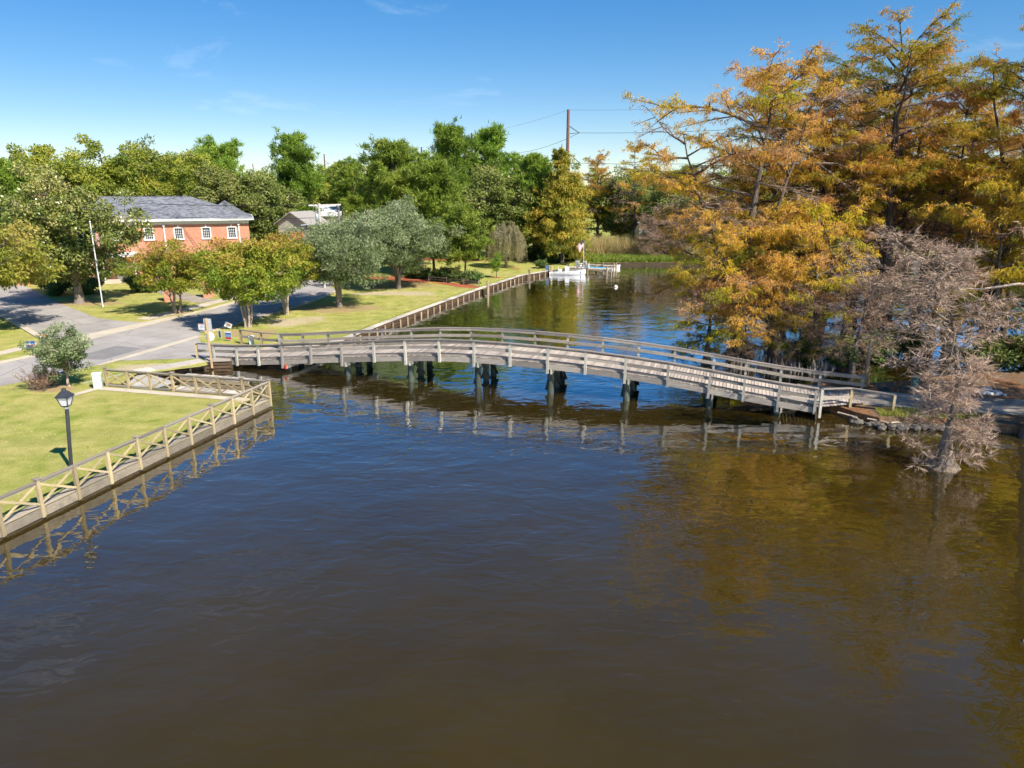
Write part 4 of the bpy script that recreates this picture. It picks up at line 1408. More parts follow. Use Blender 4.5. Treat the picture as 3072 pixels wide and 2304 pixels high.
K["autumn"] = make_tree("autumn_tree", *broadleaf(61, 15, 5.0, 7.2, 7.0, 1.5, 230, 1.1, 120, (0.42, 0.2), 2, 0.3, 0.5, 0.25, droop=0.5, shell=0.45, top_tint=0.1, cut_below=0.8), "bark_dark", "cypress_leaf")
K["willow"] = make_tree("willow", *willow(51, 6.8, 3.0), "bark_oak", "willow_leaf")


def twig_shrub(seed, h, r, n, leafy=0.0):
    rs = np.random.RandomState(seed)
    wd, lf = Acc(), Acc()
    for b in range(n):
        az, up = rs.rand() * 6.28, rs.uniform(0.5, 1.4)
        d = np.array([math.cos(az) * math.cos(up), math.sin(az) * math.cos(up), math.sin(up)])
        L = h * rs.uniform(0.6, 1.1)
        p0 = np.array([rs.normal() * r * 0.3, rs.normal() * r * 0.3, -0.05])
        B = curve(p0, p0 + d * L, rs, 0.12, 4)
        wd.tube(B, np.linspace(0.014, 0.005, 4), 3)
        m_ = 26
        q = rs.uniform(0.3, 1, m_)
        bb = p0 + d * (L * q)[:, None] + rs.normal(size=(m_, 3)) * 0.04
        slivers(lf, bb, unit(d + rs.normal(size=(m_, 3)) * 0.8), rs.uniform(0.1, 0.3, m_), np.full(m_, 0.02), rs.rand(m_), rs)
    return wd, lf


K["twig_shrub"] = make_tree("dry_shrub", *twig_shrub(52, 1.3, 0.8, 70), "bark_oak", "dead_twig", crown="twigs")

# ------------------------------------------------------------------ planting: the cypress grove in the river
G1 = "cypresses of the grove beyond the bridge"
plant(K["cyp_big"], "bald_cypress", 16.9, 52.2, "huge spreading rust-gold cypress at the grove's open water end, boughs reaching over the channel", "tree", G1, 2.2, 0.9, 0.0, 1.1)
plant(K["cyp_a"], "bald_cypress", 20.6, 55.5, "tall golden cypress just right of the huge spreading one, crown against clear sky", "tree", G1, 0.6, 0.97, 0.0, 1.08)
plant(K["cyp_c"], "bald_cypress", 24.2, 57.5, "slim rusty cypress whose top stands between the two golden tops", "tree", G1, 1.9, 1.0, 0.0, 1.1)
plant(K["cyp_b"], "bald_cypress", 28.6, 55.0, "tallest yellow-green cypress with long bare trunk at the grove's middle", "tree", G1, 3.0, 1.0, 0.0, 1.08)
plant(K["cyp_b"], "bald_cypress", 35.2, 52.0, "yellow-gold cypress cut by the picture's right edge, highest crown there", "tree", G1, 0.9, 0.97, 0.0, 1.05)
plant(K["cyp_a"], "bald_cypress", 38.0, 47.5, "leafy golden cypress at the right edge above the pine-straw bank", "tree", G1, 4.1, 0.92, LAND)
plant(K["cyp_pole"], "bald_cypress", 26.6, 61.5, "thin dark-trunked cypress second behind the tallest yellow one", "tree", G1, 5.2, 1.0, 0.0)
plant(K["cyp_pole"], "bald_cypress", 31.6, 59.5, "thin rusty cypress leaning just right of the tallest yellow one", "tree", G1, 3.4, 1.04, 0.0)
plant(K["cyp_pole"], "bald_cypress", 23.4, 63.5, "thin brown cypress showing trunk behind the golden tops", "tree", G1, 0.3, 0.88, 0.0)
plant(K["cyp_a"], "bald_cypress", 33.6, 66.0, "dark-trunked golden cypress deep in the grove near its right end", "tree", G1, 2.7, 0.9, 0.0)
plant(K["cyp_c"], "bald_cypress", 37.6, 61.0, "rusty cypress deep in the grove close to the right edge", "tree", G1, 1.2, 0.95, 0.0)
plant(K["cyp_pole"], "bald_cypress", 29.0, 68.5, "far thin cypress in the grove's centre gap", "tree", G1, 4.4, 0.88, 0.0)
plant(K["cyp_a"], "bald_cypress", 43.0, 58.0, "golden cypress mostly beyond the right edge", "tree", G1, 5.5, 0.95, 0.0)
plant(K["cyp_small"], "bald_cypress", 13.9, 49.8, "small dark leaning cypress standing alone in water left of the grove", "tree", G1, 1.0, 0.98, 0.0)
plant(K["cyp_small"], "bald_cypress", 18.7, 50.6, "small yellow-green cypress right in front of the huge spreading trunk", "tree", G1, 2.5, 1.05, 0.0)
plant(K["cyp_small"], "bald_cypress", 21.6, 50.4, "small golden cypress behind the bridge's right third, above the knees", "tree", G1, 4.0, 1.15, 0.0)
plant(K["cyp_small"], "bald_cypress", 33.0, 48.2, "young yellow cypress above the pine-straw bank", "tree", G1, 3.3, 1.3, 0.0)
plant(K["bare_small"], "bald_cypress", 16.0, 49.6, "bare reddish young cypress low beside the bridge rail", "tree", G1, 0.8, 0.75, 0.0)
plant(K["bare_small"], "bald_cypress", 23.2, 47.6, "bare reddish-brown young cypress behind the bridge's right end", "tree", G1, 2.2, 1.05, 0.0)
plant(K["bare_small"], "bald_cypress", 20.0, 48.6, "bare young cypress with pale stem beside the cypress knees", "tree", G1, 3.9, 0.8, 0.0)
plant(K["bare"], "bare_cypress", 19.55, 30.4, "leafless pinkish-grey cypress with flared trunk rising from the water in front of the bank", "tree", None, R(0), 1.0, -0.05)

plant(K["cyp_b"], "bald_cypress", 30.2, 32.6, "tall golden cypress on the bank just past the right edge, mirrored in the near water", "tree", G1, 1.7, 0.93, 0.0)
plant(K["cyp_a"], "bald_cypress", 39.0, 27.0, "golden cypress beyond the right edge, seen only mirrored in the near water", "tree", G1, 0.2, 1.0, 0.0)
for i, (k, x, y, s_, lab) in enumerate([
        ("cyp_pole", 25.4, 54.0, 0.92, "slender dark-stemmed cypress in the grove's middle, nearest of its stems"),
        ("cyp_pole", 27.3, 57.6, 0.98, "slender leaning cypress just left of the tallest yellow one"),
        ("cyp_pole", 30.8, 64.0, 0.85, "golden cypress filling the gap behind the tallest yellow one"),
        ("cyp_pole", 33.4, 56.2, 0.96, "slender cypress between the tallest yellow one and the right edge"),
        ("cyp_pole", 26.0, 72.0, 0.8, "hazy golden cypress far back in the grove's middle"),
        ("cyp_pole", 39.0, 56.0, 0.92, "yellow cypress second in from the right edge, set back"),
        ("cyp_c", 36.0, 69.0, 0.9, "far rusty cypress low behind the right-hand crowns"),
        ("cyp_a", 22.0, 70.0, 0.72, "far golden cypress low behind the huge spreading one"),
        ("cyp_c", 41.5, 66.0, 0.95, "far rusty cypress at the right edge"),
        ("cyp_a", 46.0, 74.0, 0.9, "far golden cypress beyond the right edge crowns"),
        ("cyp_a", 32.0, 77.0, 0.78, "farthest golden cypress seen through the middle stems"),
        ("cyp_a", 39.5, 79.0, 0.78, "farthest golden cypress seen through the right-hand stems"),
        ("cyp_small", 36.5, 47.6, 1.5, "leafy yellow cypress over the bank at the right edge")]):
    plant(K[k], "bald_cypress", x, y, lab, "tree", G1, i * 2.3 + 0.4, s_, 0.0)
for i, (x, y, s_, lab) in enumerate([
        (24.0, 55.4, 0.9, "brown leafless cypress right of the huge spreading one"), (26.6, 56.2, 1.0, "brown leafless cypress, second right of the huge spreading one"),
        (29.6, 59.0, 1.05, "brown leafless cypress just behind the tallest yellow one's trunk"), (32.2, 57.0, 0.95, "brown leafless cypress right of the tallest yellow one's trunk"),
        (27.8, 64.5, 1.1, "brown leafless cypress deep in the grove's middle"), (34.6, 60.5, 1.0, "brown leafless cypress before the right edge, set back"),
        (22.4, 58.6, 1.0, "brown leafless cypress behind the huge spreading one"), (37.2, 56.0, 0.95, "brown leafless cypress at the right edge"),
        (31.0, 70.5, 1.1, "brown leafless cypress farthest in the middle"), (36.5, 73.0, 1.1, "brown leafless cypress farthest at the right")]):
    plant(K["cyp_dead"], "bald_cypress", x, y, lab, "tree", G1, i * 1.9 + 0.7, s_, 0.0)
# stout trunk at the right edge of the bank
tr = thing("broken_cypress", (26.2, 34.2, 0), "thick dark cypress trunk cut by the right edge of the picture", "tree")
ra = np.random.RandomState(3)
tube_mesh("trunk", [(26.35, 34.2, -0.8), (26.35, 34.2, 0.3), (26.4, 34.2, 1.0), (26.5, 34.2, 2.4), (26.9, 34.3, 4.5), (27.6, 34.5, 8), (28.4, 34.8, 13)], [0.75, 0.6, 0.46, 0.40, 0.34, 0.28, 0.2], "bark_dark", tr, 14)
tube_mesh("limb", [(27.3, 34.4, 7.0), (26.0, 34.6, 7.6), (24.4, 34.6, 7.75), (22.8, 34.9, 7.45), (21.8, 35.0, 7.5)], [0.11, 0.09, 0.07, 0.05, 0.02], "bark_pale", tr, 7)

# cypress knees around the grove
kn = bpy.data.meshes.new("cypress_knee")
V, F = tube(np.array([(0, 0, -0.3), (0, 0, 0.0), (0.01, 0.01, 0.25), (0.02, 0, 0.42), (0.02, 0, 0.5)]), np.array([0.12, 0.09, 0.06, 0.045, 0.008]), 6)
kn = raw_mesh("cypress_knee", V, [F], smooth=True)
kn.materials.append(MATS["bark_pale"])
rk = random.Random(8)
for i in range(70):
    x = 15.2 + rk.random() * 7.2
    y = 47.6 + rk.random() * 2.6 - (x - 15) * 0.16
    o = bpy.data.objects.new("cypress_knee", kn)
    sc = rk.uniform(0.6, 1.7)
    link(o, None, Matrix.Translation((x, y, 0)) @ Matrix.Rotation(rk.random() * 6, 4, "Z") @ Matrix.Diagonal((sc * 0.9, sc * 0.9, sc, 1)))
    tag(o, "pale brown cypress knee poking from the water behind the bridge's right half", "cypress knee", "cypress knees behind the bridge")

# ------------------------------------------------------------------ planting: park trees
plant(K["crape_a"], "crape_myrtle", -31.9, 67.7, "orange-tinged crape myrtle with pale multi-stem trunk in front of the brick gatepost", "tree", "crape myrtles along the road", 0.5, 0.93)
plant(K["crape_b"], "crape_myrtle", -22.7, 60.8, "green-gold crape myrtle nearest the bridge's left end", "tree", "crape myrtles along the road", 1.5, 0.95)
plant(K["crape_b"], "crape_myrtle", -21.2, 67.0, "thin orange crape myrtle directly behind the green-gold one", "tree", "crape myrtles along the road", 4.0, 0.95, sxy=0.85)
plant(K["olive_a"], "silver_oak", -17.4, 71.5, "silvery grey-green round tree with dark forked trunk beside the road's shadow", "tree", "silvery park trees", 0.6, 1.0)
plant(K["olive_b"], "silver_oak", -13.4, 84.1, "larger silvery grey-green tree with pale splayed trunk before the mulch bed", "tree", "silvery park trees", 2.0, 1.0)
plant(K["olive_b"], "silver_oak", -21.0, 93.0, "silvery tree half hidden behind the two front ones across the road's bend", "tree", "silvery park trees", 4.4, 0.8)
plant(K["pine_a"], "pine_tree", -15.2, 99.2, "bushy bright green pine rising behind the larger silvery tree", "tree", "pines in the park", 0.0, 1.0)
plant(K["pine_a"], "pine_tree", -10.4, 96.7, "bright pine with bare dark trunk standing in the red mulch", "tree", "pines in the park", 2.4, 0.84)
plant(K["pine_c"], "pine_tree", -6.0, 90.5, "small leaning pine at the mulch bed's waterside end", "tree", "pines in the park", 1.2, 1.0)
plant(K["pine_b"], "pine_tree", -9.5, 125.0, "tall dark pine, left of the twin tops above the park", "tree", "pines in the park", 0.7, 0.99)
plant(K["pine_b"], "pine_tree", -4.4, 130.0, "tall pine, right of the twin tops above the park", "tree", "pines in the park", 3.1, 0.99)
plant(K["pine_a"], "pine_tree", 3.4, 118.0, "bright green pine left of the yellow-green cypress by the dock", "tree", "pines in the park", 4.6, 0.94)
plant(K["pine_a"], "pine_tree", -13.5, 108.0, "bushy pine filling the gap behind the red mulch bed", "tree", "pines in the park", 5.6, 0.86)
plant(K["pine_b"], "pine_tree", -36.6, 125.0, "tall isolated pine with clear trunk right of the brick hall", "tree", "pines in the park", 5.0, 0.93)
plant(K["pine_d"], "pine_tree", -55.0, 140.0, "round-headed bright green pine far behind the brick hall", "tree", "pines in the park", 1.0, 0.98)
plant(K["pine_d"], "pine_tree", -30.2, 140.0, "small umbrella-topped pine beyond the white-roofed house", "tree", "pines in the park", 2.0, 0.8)
plant(K["cyp_green"], "bald_cypress", 7.6, 113.2, "yellow-green pointed cypress beside the dock with thin bare leader", "tree", "cypresses beyond the dock", 0.4, 1.0)
plant(K["cyp_a"], "bald_cypress", 15.8, 135.0, "rusty cypress behind the reed bed, beyond the pointed one", "tree", "cypresses beyond the dock", 1.4, 0.79)
plant(K["cyp_c"], "bald_cypress", 21.2, 128.0, "dark rusty cypress above the reeds near the grove's edge", "tree", "cypresses beyond the dock", 2.4, 0.88)
plant(K["magnolia"], "magnolia_tree", -44.6, 73.6, "big glossy dark magnolia in front of the brick hall's left half", "tree", None, 0.0, 1.07, LAND, 0.92)
plant(K["pecan"], "pecan_tree", -44.2, 58.6, "yellow-green tree overhanging the driveway from the left edge", "tree", None, 1.0, 1.0)
plant(K["willow"], "willow_tree", -0.9, 106.5, "tan weeping willow on the far lawn", "tree", None, 0.0, 1.0)
plant(K["young"], "young_tree", -2.05, 94.6, "small bright green staked sapling on the lawn near the bulkhead", "tree", None, 0.0, 1.0)
plant(K["evergreen"], "evergreen_tree", -27.0, 42.1, "small round silver-green tree beside the road left of the cove fence", "tree", None, 0.0, 1.0)
bgt = [("broad_a", -68.4, 105, 0.84, "yellow-green leafy tree at the left edge behind the driveway tree"),
       ("broad_a", -66.5, 113, 0.92, "tall leafy tree directly behind the chimney"),
       ("broad_b", -62.5, 118, 1.08, "highest leafy crown left of the hall's ridge"),
       ("pine_a", -60.5, 88, 0.84, "dark green conifer at the left edge beside the chimney"),
       ("broad_b", -59.5, 121, 0.92, "leafy tree behind the left end of the hall's visible ridge"),
       ("oak", -70.5, 150, 1.45, "grey-green treetop poking up far behind the hall, left of the round pine"),
       ("oak", -65.0, 152, 1.36, "grey-green far treetop next to the round bright pine"),
       ("broad_a", -55.5, 126, 0.9, "yellow-green tree behind the middle of the hall's ridge"),
       ("oak", -44.0, 116, 1.06, "dull green oak behind the hall's right hip"),
       ("oak", -39.5, 119, 1.02, "dull green oak right of the hall, beside the isolated pine"),
       ("broad_b", -49.5, 122, 0.95, "leafy tree behind the right end of the hall's ridge"),
       ("broad_b", -38.0, 150, 0.9, "far tree left of the umbrella-topped pine"),
       ("broad_a", -33.0, 165, 0.8, "far tree behind the white-roofed house"),
       ("broad_b", -26.0, 150, 0.86, "far tree right of the umbrella-topped pine"),
       ("broad_a", -21.0, 140, 0.72, "tree showing low between the bushy pine and the street pole"),
       ("oak", -16.0, 128, 1.0, "dark tree behind the bushy bright pine"),
       ("oak", -2.0, 118, 1.08, "dark oak between the twin pines and the dockside pine"),
       ("broad_b", -6.0, 150, 1.05, "far tree filling the gap behind the twin pines"),
       ("oak", 20.0, 136, 1.05, "dark green oak between the two rusty cypresses"),
       ("broad_a", 10.0, 150, 0.85, "far tree behind the pointed yellow-green cypress"),
       ("oak", 27.0, 126, 0.9, "dull oak at the far end of the reed bed"),
       ("broad_b", 3.0, 160, 1.0, "far tree behind the dockside pine"),
       ("broad_a", -78.0, 120, 0.95, "leafy tree at the left edge, farthest back"),
       ("oak", -72.0, 92, 0.9, "dark oak at the left edge beyond the driveway")]
for i, (k, x, y, s_, lab) in enumerate(bgt):
    plant(K[k], {"broad_a": "leafy_tree", "broad_b": "leafy_tree", "oak": "oak_tree", "pine_a": "conifer_tree"}[k], x, y, lab, "tree", "trees behind the park", i * 1.7, s_)
# far shore behind the grove and the horizon belt
rf = random.Random(12)
fk = ["autumn", "autumn", "broad_b", "autumn", "oak", "autumn"]
for i in range(30):
    x = 31 + i * 5.0 + rf.uniform(-2, 2)
    y = 126 + i * 1.0 + (i % 2) * 9 + rf.uniform(-2, 4)
    k = fk[i % 6]
    plant(K[k], "shore_tree", x, y, "autumn-tinted tree on the far shore seen between the grove's trunks", "tree", "trees on the far shore behind the grove", rf.random() * 6, rf.uniform(0.72, 0.95) * (1.2 if k == "oak" else 1.0))
for i in range(33):
    x = -112 + i * 10.5 + rf.uniform(-4, 4)
    y = 195 + rf.uniform(-12, 40)
    k = ["broad_a", "broad_b", "oak", "pine_a"][rf.randrange(4)]
    plant(K[k], "horizon_tree", x, y, "distant green tree in the belt along the horizon", "tree", "trees of the horizon belt", rf.random() * 6, rf.uniform(0.8, 1.05) * (1.25 if k == "oak" else 1))

# shrubs
SH = "shrubs along the mulch bed"
for i, (x, y, s_, lab) in enumerate([(-9.0, 91.5, 1.3, "dark shrub at the foot of the bare pine trunk"), (-7.6, 90.6, 1.5, "largest dark shrub on the mulch, between two pine trunks"),
                                     (-11.6, 93.4, 1.2, "low dark shrub on the mulch left of the bare pine trunk"), (-13.2, 94.6, 1.1, "low dark shrub on the mulch behind the pale splayed trunk"),
                                     (-4.9, 88.7, 1.3, "tan-green shrub beside the small leaning pine")]):
    plant(K["shrub"], "shrub", x, y, lab, "shrub", SH, i * 1.3, s_)
for i, (x, y, s_, lab) in enumerate([(-47.5, 80.0, 1.7, "dark hedge shrub behind the magnolia trunk, left one"), (-42.0, 81.5, 1.8, "dark round shrub right of the magnolia trunk"),
                                     (-50.5, 79.5, 1.7, "dark shrub farthest along the hall's shaded front"), (-38.5, 90.5, 1.2, "small shrub at the terrace edge behind the gateposts"),
                                     (-36.2, 91.6, 1.2, "small shrub at the hall's right corner")]):
    plant(K["shrub"], "shrub", x, y, lab, "shrub", "shrubs before the hall", i * 2.1, s_)
for i, (x, y, s_, lab) in enumerate([(5.9, 113.0, 1.5, "bushy spiky shrub on the lawn before the pointed cypress"), (4.3, 105.4, 1.0, "small shrub at the bulkhead near the skiff"),
                                     (9.6, 115.5, 1.9, "green conical shrub beside the dock"), (2.5, 117.0, 1.8, "dark shrub in the shade under the dockside pine"),
                                     (5.0, 118.5, 2.0, "dark shrub in the shade left of the pointed cypress")]):
    plant(K["shrub"], "shrub", x, y, lab, "shrub", "shrubs near the dock", i * 1.1, s_)
for i, (x, y, s_, lab) in enumerate([(-28.3, 41.6, 1.25, "dry brown twiggy shrub at the foot of the small round tree")]):
    plant(K["twig_shrub"], "dry_shrub", x, y, lab, "shrub", None, 0, s_)
for i in range(9):
    x, y = 22.5 + i * 2.3, 118.5 + (i % 3) * 2.0
    plant(K["bare_small"], "thicket_tree", x, y, "brown leafless thicket tree above the reeds, " + ["first", "second", "third", "fourth", "fifth", "sixth", "seventh", "eighth", "ninth"][i] + " from the dock side", "tree", "leafless thicket above the reeds", i * 1.9, 1.05 + 0.12 * (i % 3))
for i, (x, y, s_, lab) in enumerate([(20.6, 49.4, 1.3, "green bush at the waterline behind the bridge rail, left one"), (22.6, 48.2, 1.2, "green bush at the waterline behind the bridge rail, right one"),
                                     (31.5, 46.6, 1.8, "green bush on the bank's far edge at the right"), (34.5, 46.2, 2.0, "green bush on the bank close to the right edge"),
                                     (26.2, 50.5, 1.5, "dark bush among the stems behind the green pedestal"), (29.0, 51.5, 1.7, "dark bush among the stems behind the bare tree")]):
    plant(K["shrub"], "shrub", x, y, lab, "shrub", "green bushes at the grove's foot", i * 1.5, s_, 0.2)


# ------------------------------------------------------------------ uncountable cover
def blades(name, poly_pts, hgt, width, mat, label, cat, seed, lean=0.35, tint=(0.5, 0.25)):
    rs = np.random.RandomState(seed)
    acc = Acc()
    p = np.asarray(poly_pts)
    n = len(p)
    d = unit(rs.normal(size=(n, 3)) * np.array([lean, lean, 0.15]) + np.array([0, 0, 1]))
    slivers(acc, p, d, rs.uniform(0.6, 1.25, n) * hgt, rs.uniform(0.7, 1.3, n) * width, np.clip(rs.normal(tint[0], tint[1], n), 0, 1), rs)
    me = acc.mesh(name, mat)
    o = bpy.data.objects.new(name, me)
    link(o)
    tag(o, label, cat, None, "stuff")


rs = np.random.RandomState(77)


def scatter_poly(poly, n, rs, z=LAND):
    poly = np.array(poly)
    out = []
    lo, hi = poly.min(0), poly.max(0)
    while len(out) < n:
        q = lo + rs.rand(n * 2, 2) * (hi - lo)
        inside = np.zeros(len(q), bool)
        j = len(poly) - 1
        for i in range(len(poly)):
            c = ((poly[i, 1] > q[:, 1]) != (poly[j, 1] > q[:, 1])) & (q[:, 0] < (poly[j, 0] - poly[i, 0]) * (q[:, 1] - poly[i, 1]) / (poly[j, 1] - poly[i, 1] + 1e-12) + poly[i, 0])
            inside ^= c
            j = i
        out += list(q[inside])
    q = np.array(out[:n])
    return np.column_stack([q, np.full(n, z)])


blades("reeds", scatter_poly([(12, 124), (26, 122), (30, 114.5), (27, 113.9), (36, 113.9), (48, 117.5), (60, 123), (45, 130), (14, 132)], 30000, rs), 3.1, 0.11, "reed_leaf", "tall tan reed bed on the far shore beyond the dock", "reeds", 1)
blades("shore_weeds", scatter_poly([(11.2, 112.4), (15.5, 113.8), (26, 113.9), (28, 116), (24, 119.4), (12, 120.5)], 15000, rs), 0.9, 0.14, "groundcover_leaf", "bright green weeds covering the bank below the sandy track", "weeds", 2, 0.7)
blades("bank_weeds", scatter_poly([(19.6, 36.2), (24.4, 35.8), (25.4, 36.2), (22, 37.4), (19.9, 37.4)], 2600, rs), 0.28, 0.04, "groundcover_leaf", "patchy weeds and grass on the bank by the bridge's right end", "weeds", 3, 0.8, (0.8, 0.2))


def litter(name, pts, size, mat, label, seed):
    rs = np.random.RandomState(seed)
    acc = Acc()
    n = len(pts)
    d = unit(rs.normal(size=(n, 3)) * np.array([1, 1, 0.15]))
    leaves(acc, pts + np.array([0, 0, 0.03]), d, rs.uniform(0.6, 1.3, n) * size, rs.uniform(0.6, 1.2, n) * size * 0.6, rs.rand(n), rs, np.tile(np.array([0, 0, 1.0]), (n, 1)) + rs.normal(size=(n, 3)) * 0.3)
    o = bpy.data.objects.new(name, acc.mesh(name, mat))
    link(o)
    tag(o, label, "fallen leaves", None, "stuff")


litter("fallen_leaves", np.concatenate([scatter_poly([(-27, 12), (-20.5, 20), (-15.2, 37.5), (-24, 40.5), (-31, 39), (-30, 25)], 1500, rs),
                                        scatter_poly([(-22, 58), (-13.5, 58), (-6, 82), (-10, 90), (-19, 88), (-20, 70)], 2600, rs),
                                        scatter_poly([(-40, 62.5), (-32, 66), (-29.5, 80), (-40, 88), (-52, 80)], 900, rs)]), 0.11, "fallen_leaf", "scattered brown fallen leaves on the lawns", 5)

_fl = scatter_poly([(17, 37), (19, 35.3), (25, 34.3), (25.5, 32.6), (15.5, 36.4)], 160, rs, -0.024)
litter("floating_leaves", _fl, 0.06, "fallen_leaf", "tiny fallen leaves floating at the foot of the bank", 6)

# mown grass blades along edges, so the lawn has a soft rim
edge = []
for line, off in (([(-25.2, 0), (-18.25, 24.1), (-13.9, 39.1)], 0.75), ([(-13.5, 55.0), (-11.35, 62.2), (-7.6, 73.2), (-3.5, 84.7), (1.2, 96.6)], 0.55)):
    for a, b in zip(line[:-1], line[1:]):
        a, b = np.array(a, float), np.array(b, float)
        t = (b - a) / np.linalg.norm(b - a)
        nr = np.array([-t[1], t[0]])
        n = int(np.linalg.norm(b - a) * 90)
        q = a + (b - a) * rs.rand(n)[:, None] + nr * (off + np.abs(rs.normal(size=n)) * 0.25)[:, None]
        edge.append(np.column_stack([q, np.full(n, LAND)]))
blades("grass_edge", np.concatenate(edge), 0.09, 0.02, "groundcover_leaf", "rough uncut grass along the boards of the water edge", "grass", 9, 0.7, (0.7, 0.25))

# ------------------------------------------------------------------ the brick hall
A0 = np.array([-60.0, 87.0])
UU = np.array([0.937, 0.3493])
VV = np.array([-0.3493, 0.937])


def hp(u, v, z):
    q = A0 + UU * u + VV * v
    return (float(q[0]), float(q[1]), float(z))


BL, BD, EAVE = 27.1, 13.0, 7.35
hall = thing("brick_hall", hp(13, 6, LAND), "two-storey orange brick hall with grey shingle hip roof and white trim", "building")


def hall_box(name, u0, u1, v0, v1, z0, z1, mat, parent=hall):
    V = [hp(u, v, z) for z in (z0, z1) for (u, v) in ((u0, v0), (u1, v0), (u1, v1), (u0, v1))]
    o = part(name, V, [(3, 2, 1, 0), (4, 5, 6, 7), (0, 1, 5, 4), (1, 2, 6, 5), (2, 3, 7, 6), (3, 0, 4, 7)], mat, parent)
    return o


def local_mesh(name, pts, faces, mat, parent, u, v, z):
    """mesh whose local axes follow the hall, so brick courses run along the wall"""
    M = Matrix.Translation(hp(u, v, z)) @ Matrix.Rotation(math.atan2(UU[1], UU[0]), 4, "Z")
    me = bpy.data.meshes.new(name)
    me.from_pydata(pts, [], faces)
    me.update()
    me.materials.append(MATS[mat])
    return link(bpy.data.objects.new(name, me), parent, M)


wins = [15.15, 18.59, 21.86, 24.95, 11.6, 7.6, 3.6]
WW, W0, W1 = 1.12, 5.55, 7.0
LW0, LW1 = 1.6, 3.3
# front wall cut round its windows: piers, and bands below, between and above
xs = sorted(wins)
cuts = [0.0]
for x in xs:
    cuts += [x - WW / 2, x + WW / 2]
cuts.append(BL)
pts, fcs = [], []


def quad(u0, u1, z0, z1):
    k = len(pts)
    pts.extend([(u0, 0, z0), (u1, 0, z0), (u1, 0, z1), (u0, 0, z1)])
    fcs.append((k, k + 1, k + 2, k + 3))
    return k


for i in range(0, len(cuts) - 1, 2):
    quad(cuts[i], cuts[i + 1], 0.0, EAVE)
for x in xs:
    quad(x - WW / 2, x + WW / 2, 0, LW0 - LAND)
    quad(x - WW / 2, x + WW / 2, LW1 - LAND, W0 - LAND)
    quad(x - WW / 2, x + WW / 2, W1 - LAND, EAVE)
    for za, zb in ((LW0 - LAND, LW1 - LAND), (W0 - LAND, W1 - LAND)):          # brick reveals
        for (ua, ub) in ((x - WW / 2, x - WW / 2), (x + WW / 2, x + WW / 2)):
            k = len(pts)
            pts.extend([(ua, 0, za), (ua, 0.14, za), (ub, 0.14, zb), (ub, 0, zb)])
            fcs.append((k, k + 1, k + 2, k + 3))
for (ua, va, ub, vb) in ((BL, 0, BL, BD), (BL, BD, 0, BD), (0, BD, 0, 0)):
    k = len(pts)
    pts.extend([(ua, va, 0), (ub, vb, 0), (ub, vb, EAVE), (ua, va, EAVE)])
    fcs.append((k, k + 1, k + 2, k + 3))
local_mesh("wall", pts, fcs, "brick_wall", hall, 0, 0, LAND)


def hall_window(u, z0, z1):
    w = hall_box("window", u - WW / 2, u + WW / 2, 0.10, 0.13, z0, z1, "white_paint")
    fw = 0.12
    for (a, b, c, d_) in ((u - WW / 2 - 0.02, u - WW / 2 + fw, z0, z1), (u + WW / 2 - fw, u + WW / 2 + 0.02, z0, z1)):
        hall_box("frame", a, b, -0.05, 0.095, c, d_, "white_paint", w)
    hall_box("frame", u - WW / 2 + fw, u + WW / 2 - fw, -0.047, 0.095, z1 - 0.10, z1 + 0.02, "white_paint", w)
    hall_box("sill", u - WW / 2 - 0.09, u + WW / 2 + 0.09, -0.13, 0.095, z0 - 0.08, z0 + 0.08, "white_paint", w)
    a, b, c, d_ = u - WW / 2 + fw, u + WW / 2 - fw, z0 + 0.08, z1 - 0.10
    nx, nz = 4, 4
    for i in range(nx):
        for j in range(nz):
            g = 0.026
            hall_box("pane", a + (b - a) * i / nx + g, a + (b - a) * (i + 1) / nx - g, 0.075, 0.097, c + (d_ - c) * j / nz + g, c + (d_ - c) * (j + 1) / nz - g, "window_glass", w)
    return w


for u in wins:
    hall_window(u, W0, W1)
    hall_box("keystone", u - 0.10, u + 0.10, -0.06, 0.0, W1 + 0.03, 7.30, "white_paint")
    if u not in (11.6,):
        hall_window(u, LW0, LW1)
ov = 0.62
hall_box("soffit", -ov, BL + ov, -ov, BD + ov, EAVE + LAND - 0.02, EAVE + LAND - 0.0, "soffit")
hall_box("frieze", -0.05, BL + 0.05, -0.05, -0.004, 7.40, EAVE + LAND - 0.02, "white_paint")
hall_box("gutter", -ov - 0.02, BL + ov + 0.02, -ov - 0.10, -ov, EAVE + LAND - 0.02, EAVE + LAND + 0.24, "white_paint")
hall_box("fascia", BL + ov, BL + ov + 0.08, -ov, BD + ov, EAVE + LAND - 0.02, EAVE + LAND + 0.22, "white_paint")
z0 = EAVE + LAND + 0.20
zr_ = 10.75
rr_ = (BD + 2 * ov) / 2
e = [(-ov, -ov, z0), (BL + ov, -ov, z0), (BL + ov, BD + ov, z0), (-ov, BD + ov, z0), (rr_ - ov + 0.8, BD / 2, zr_), (BL + ov - rr_ - 0.6, BD / 2, zr_)]
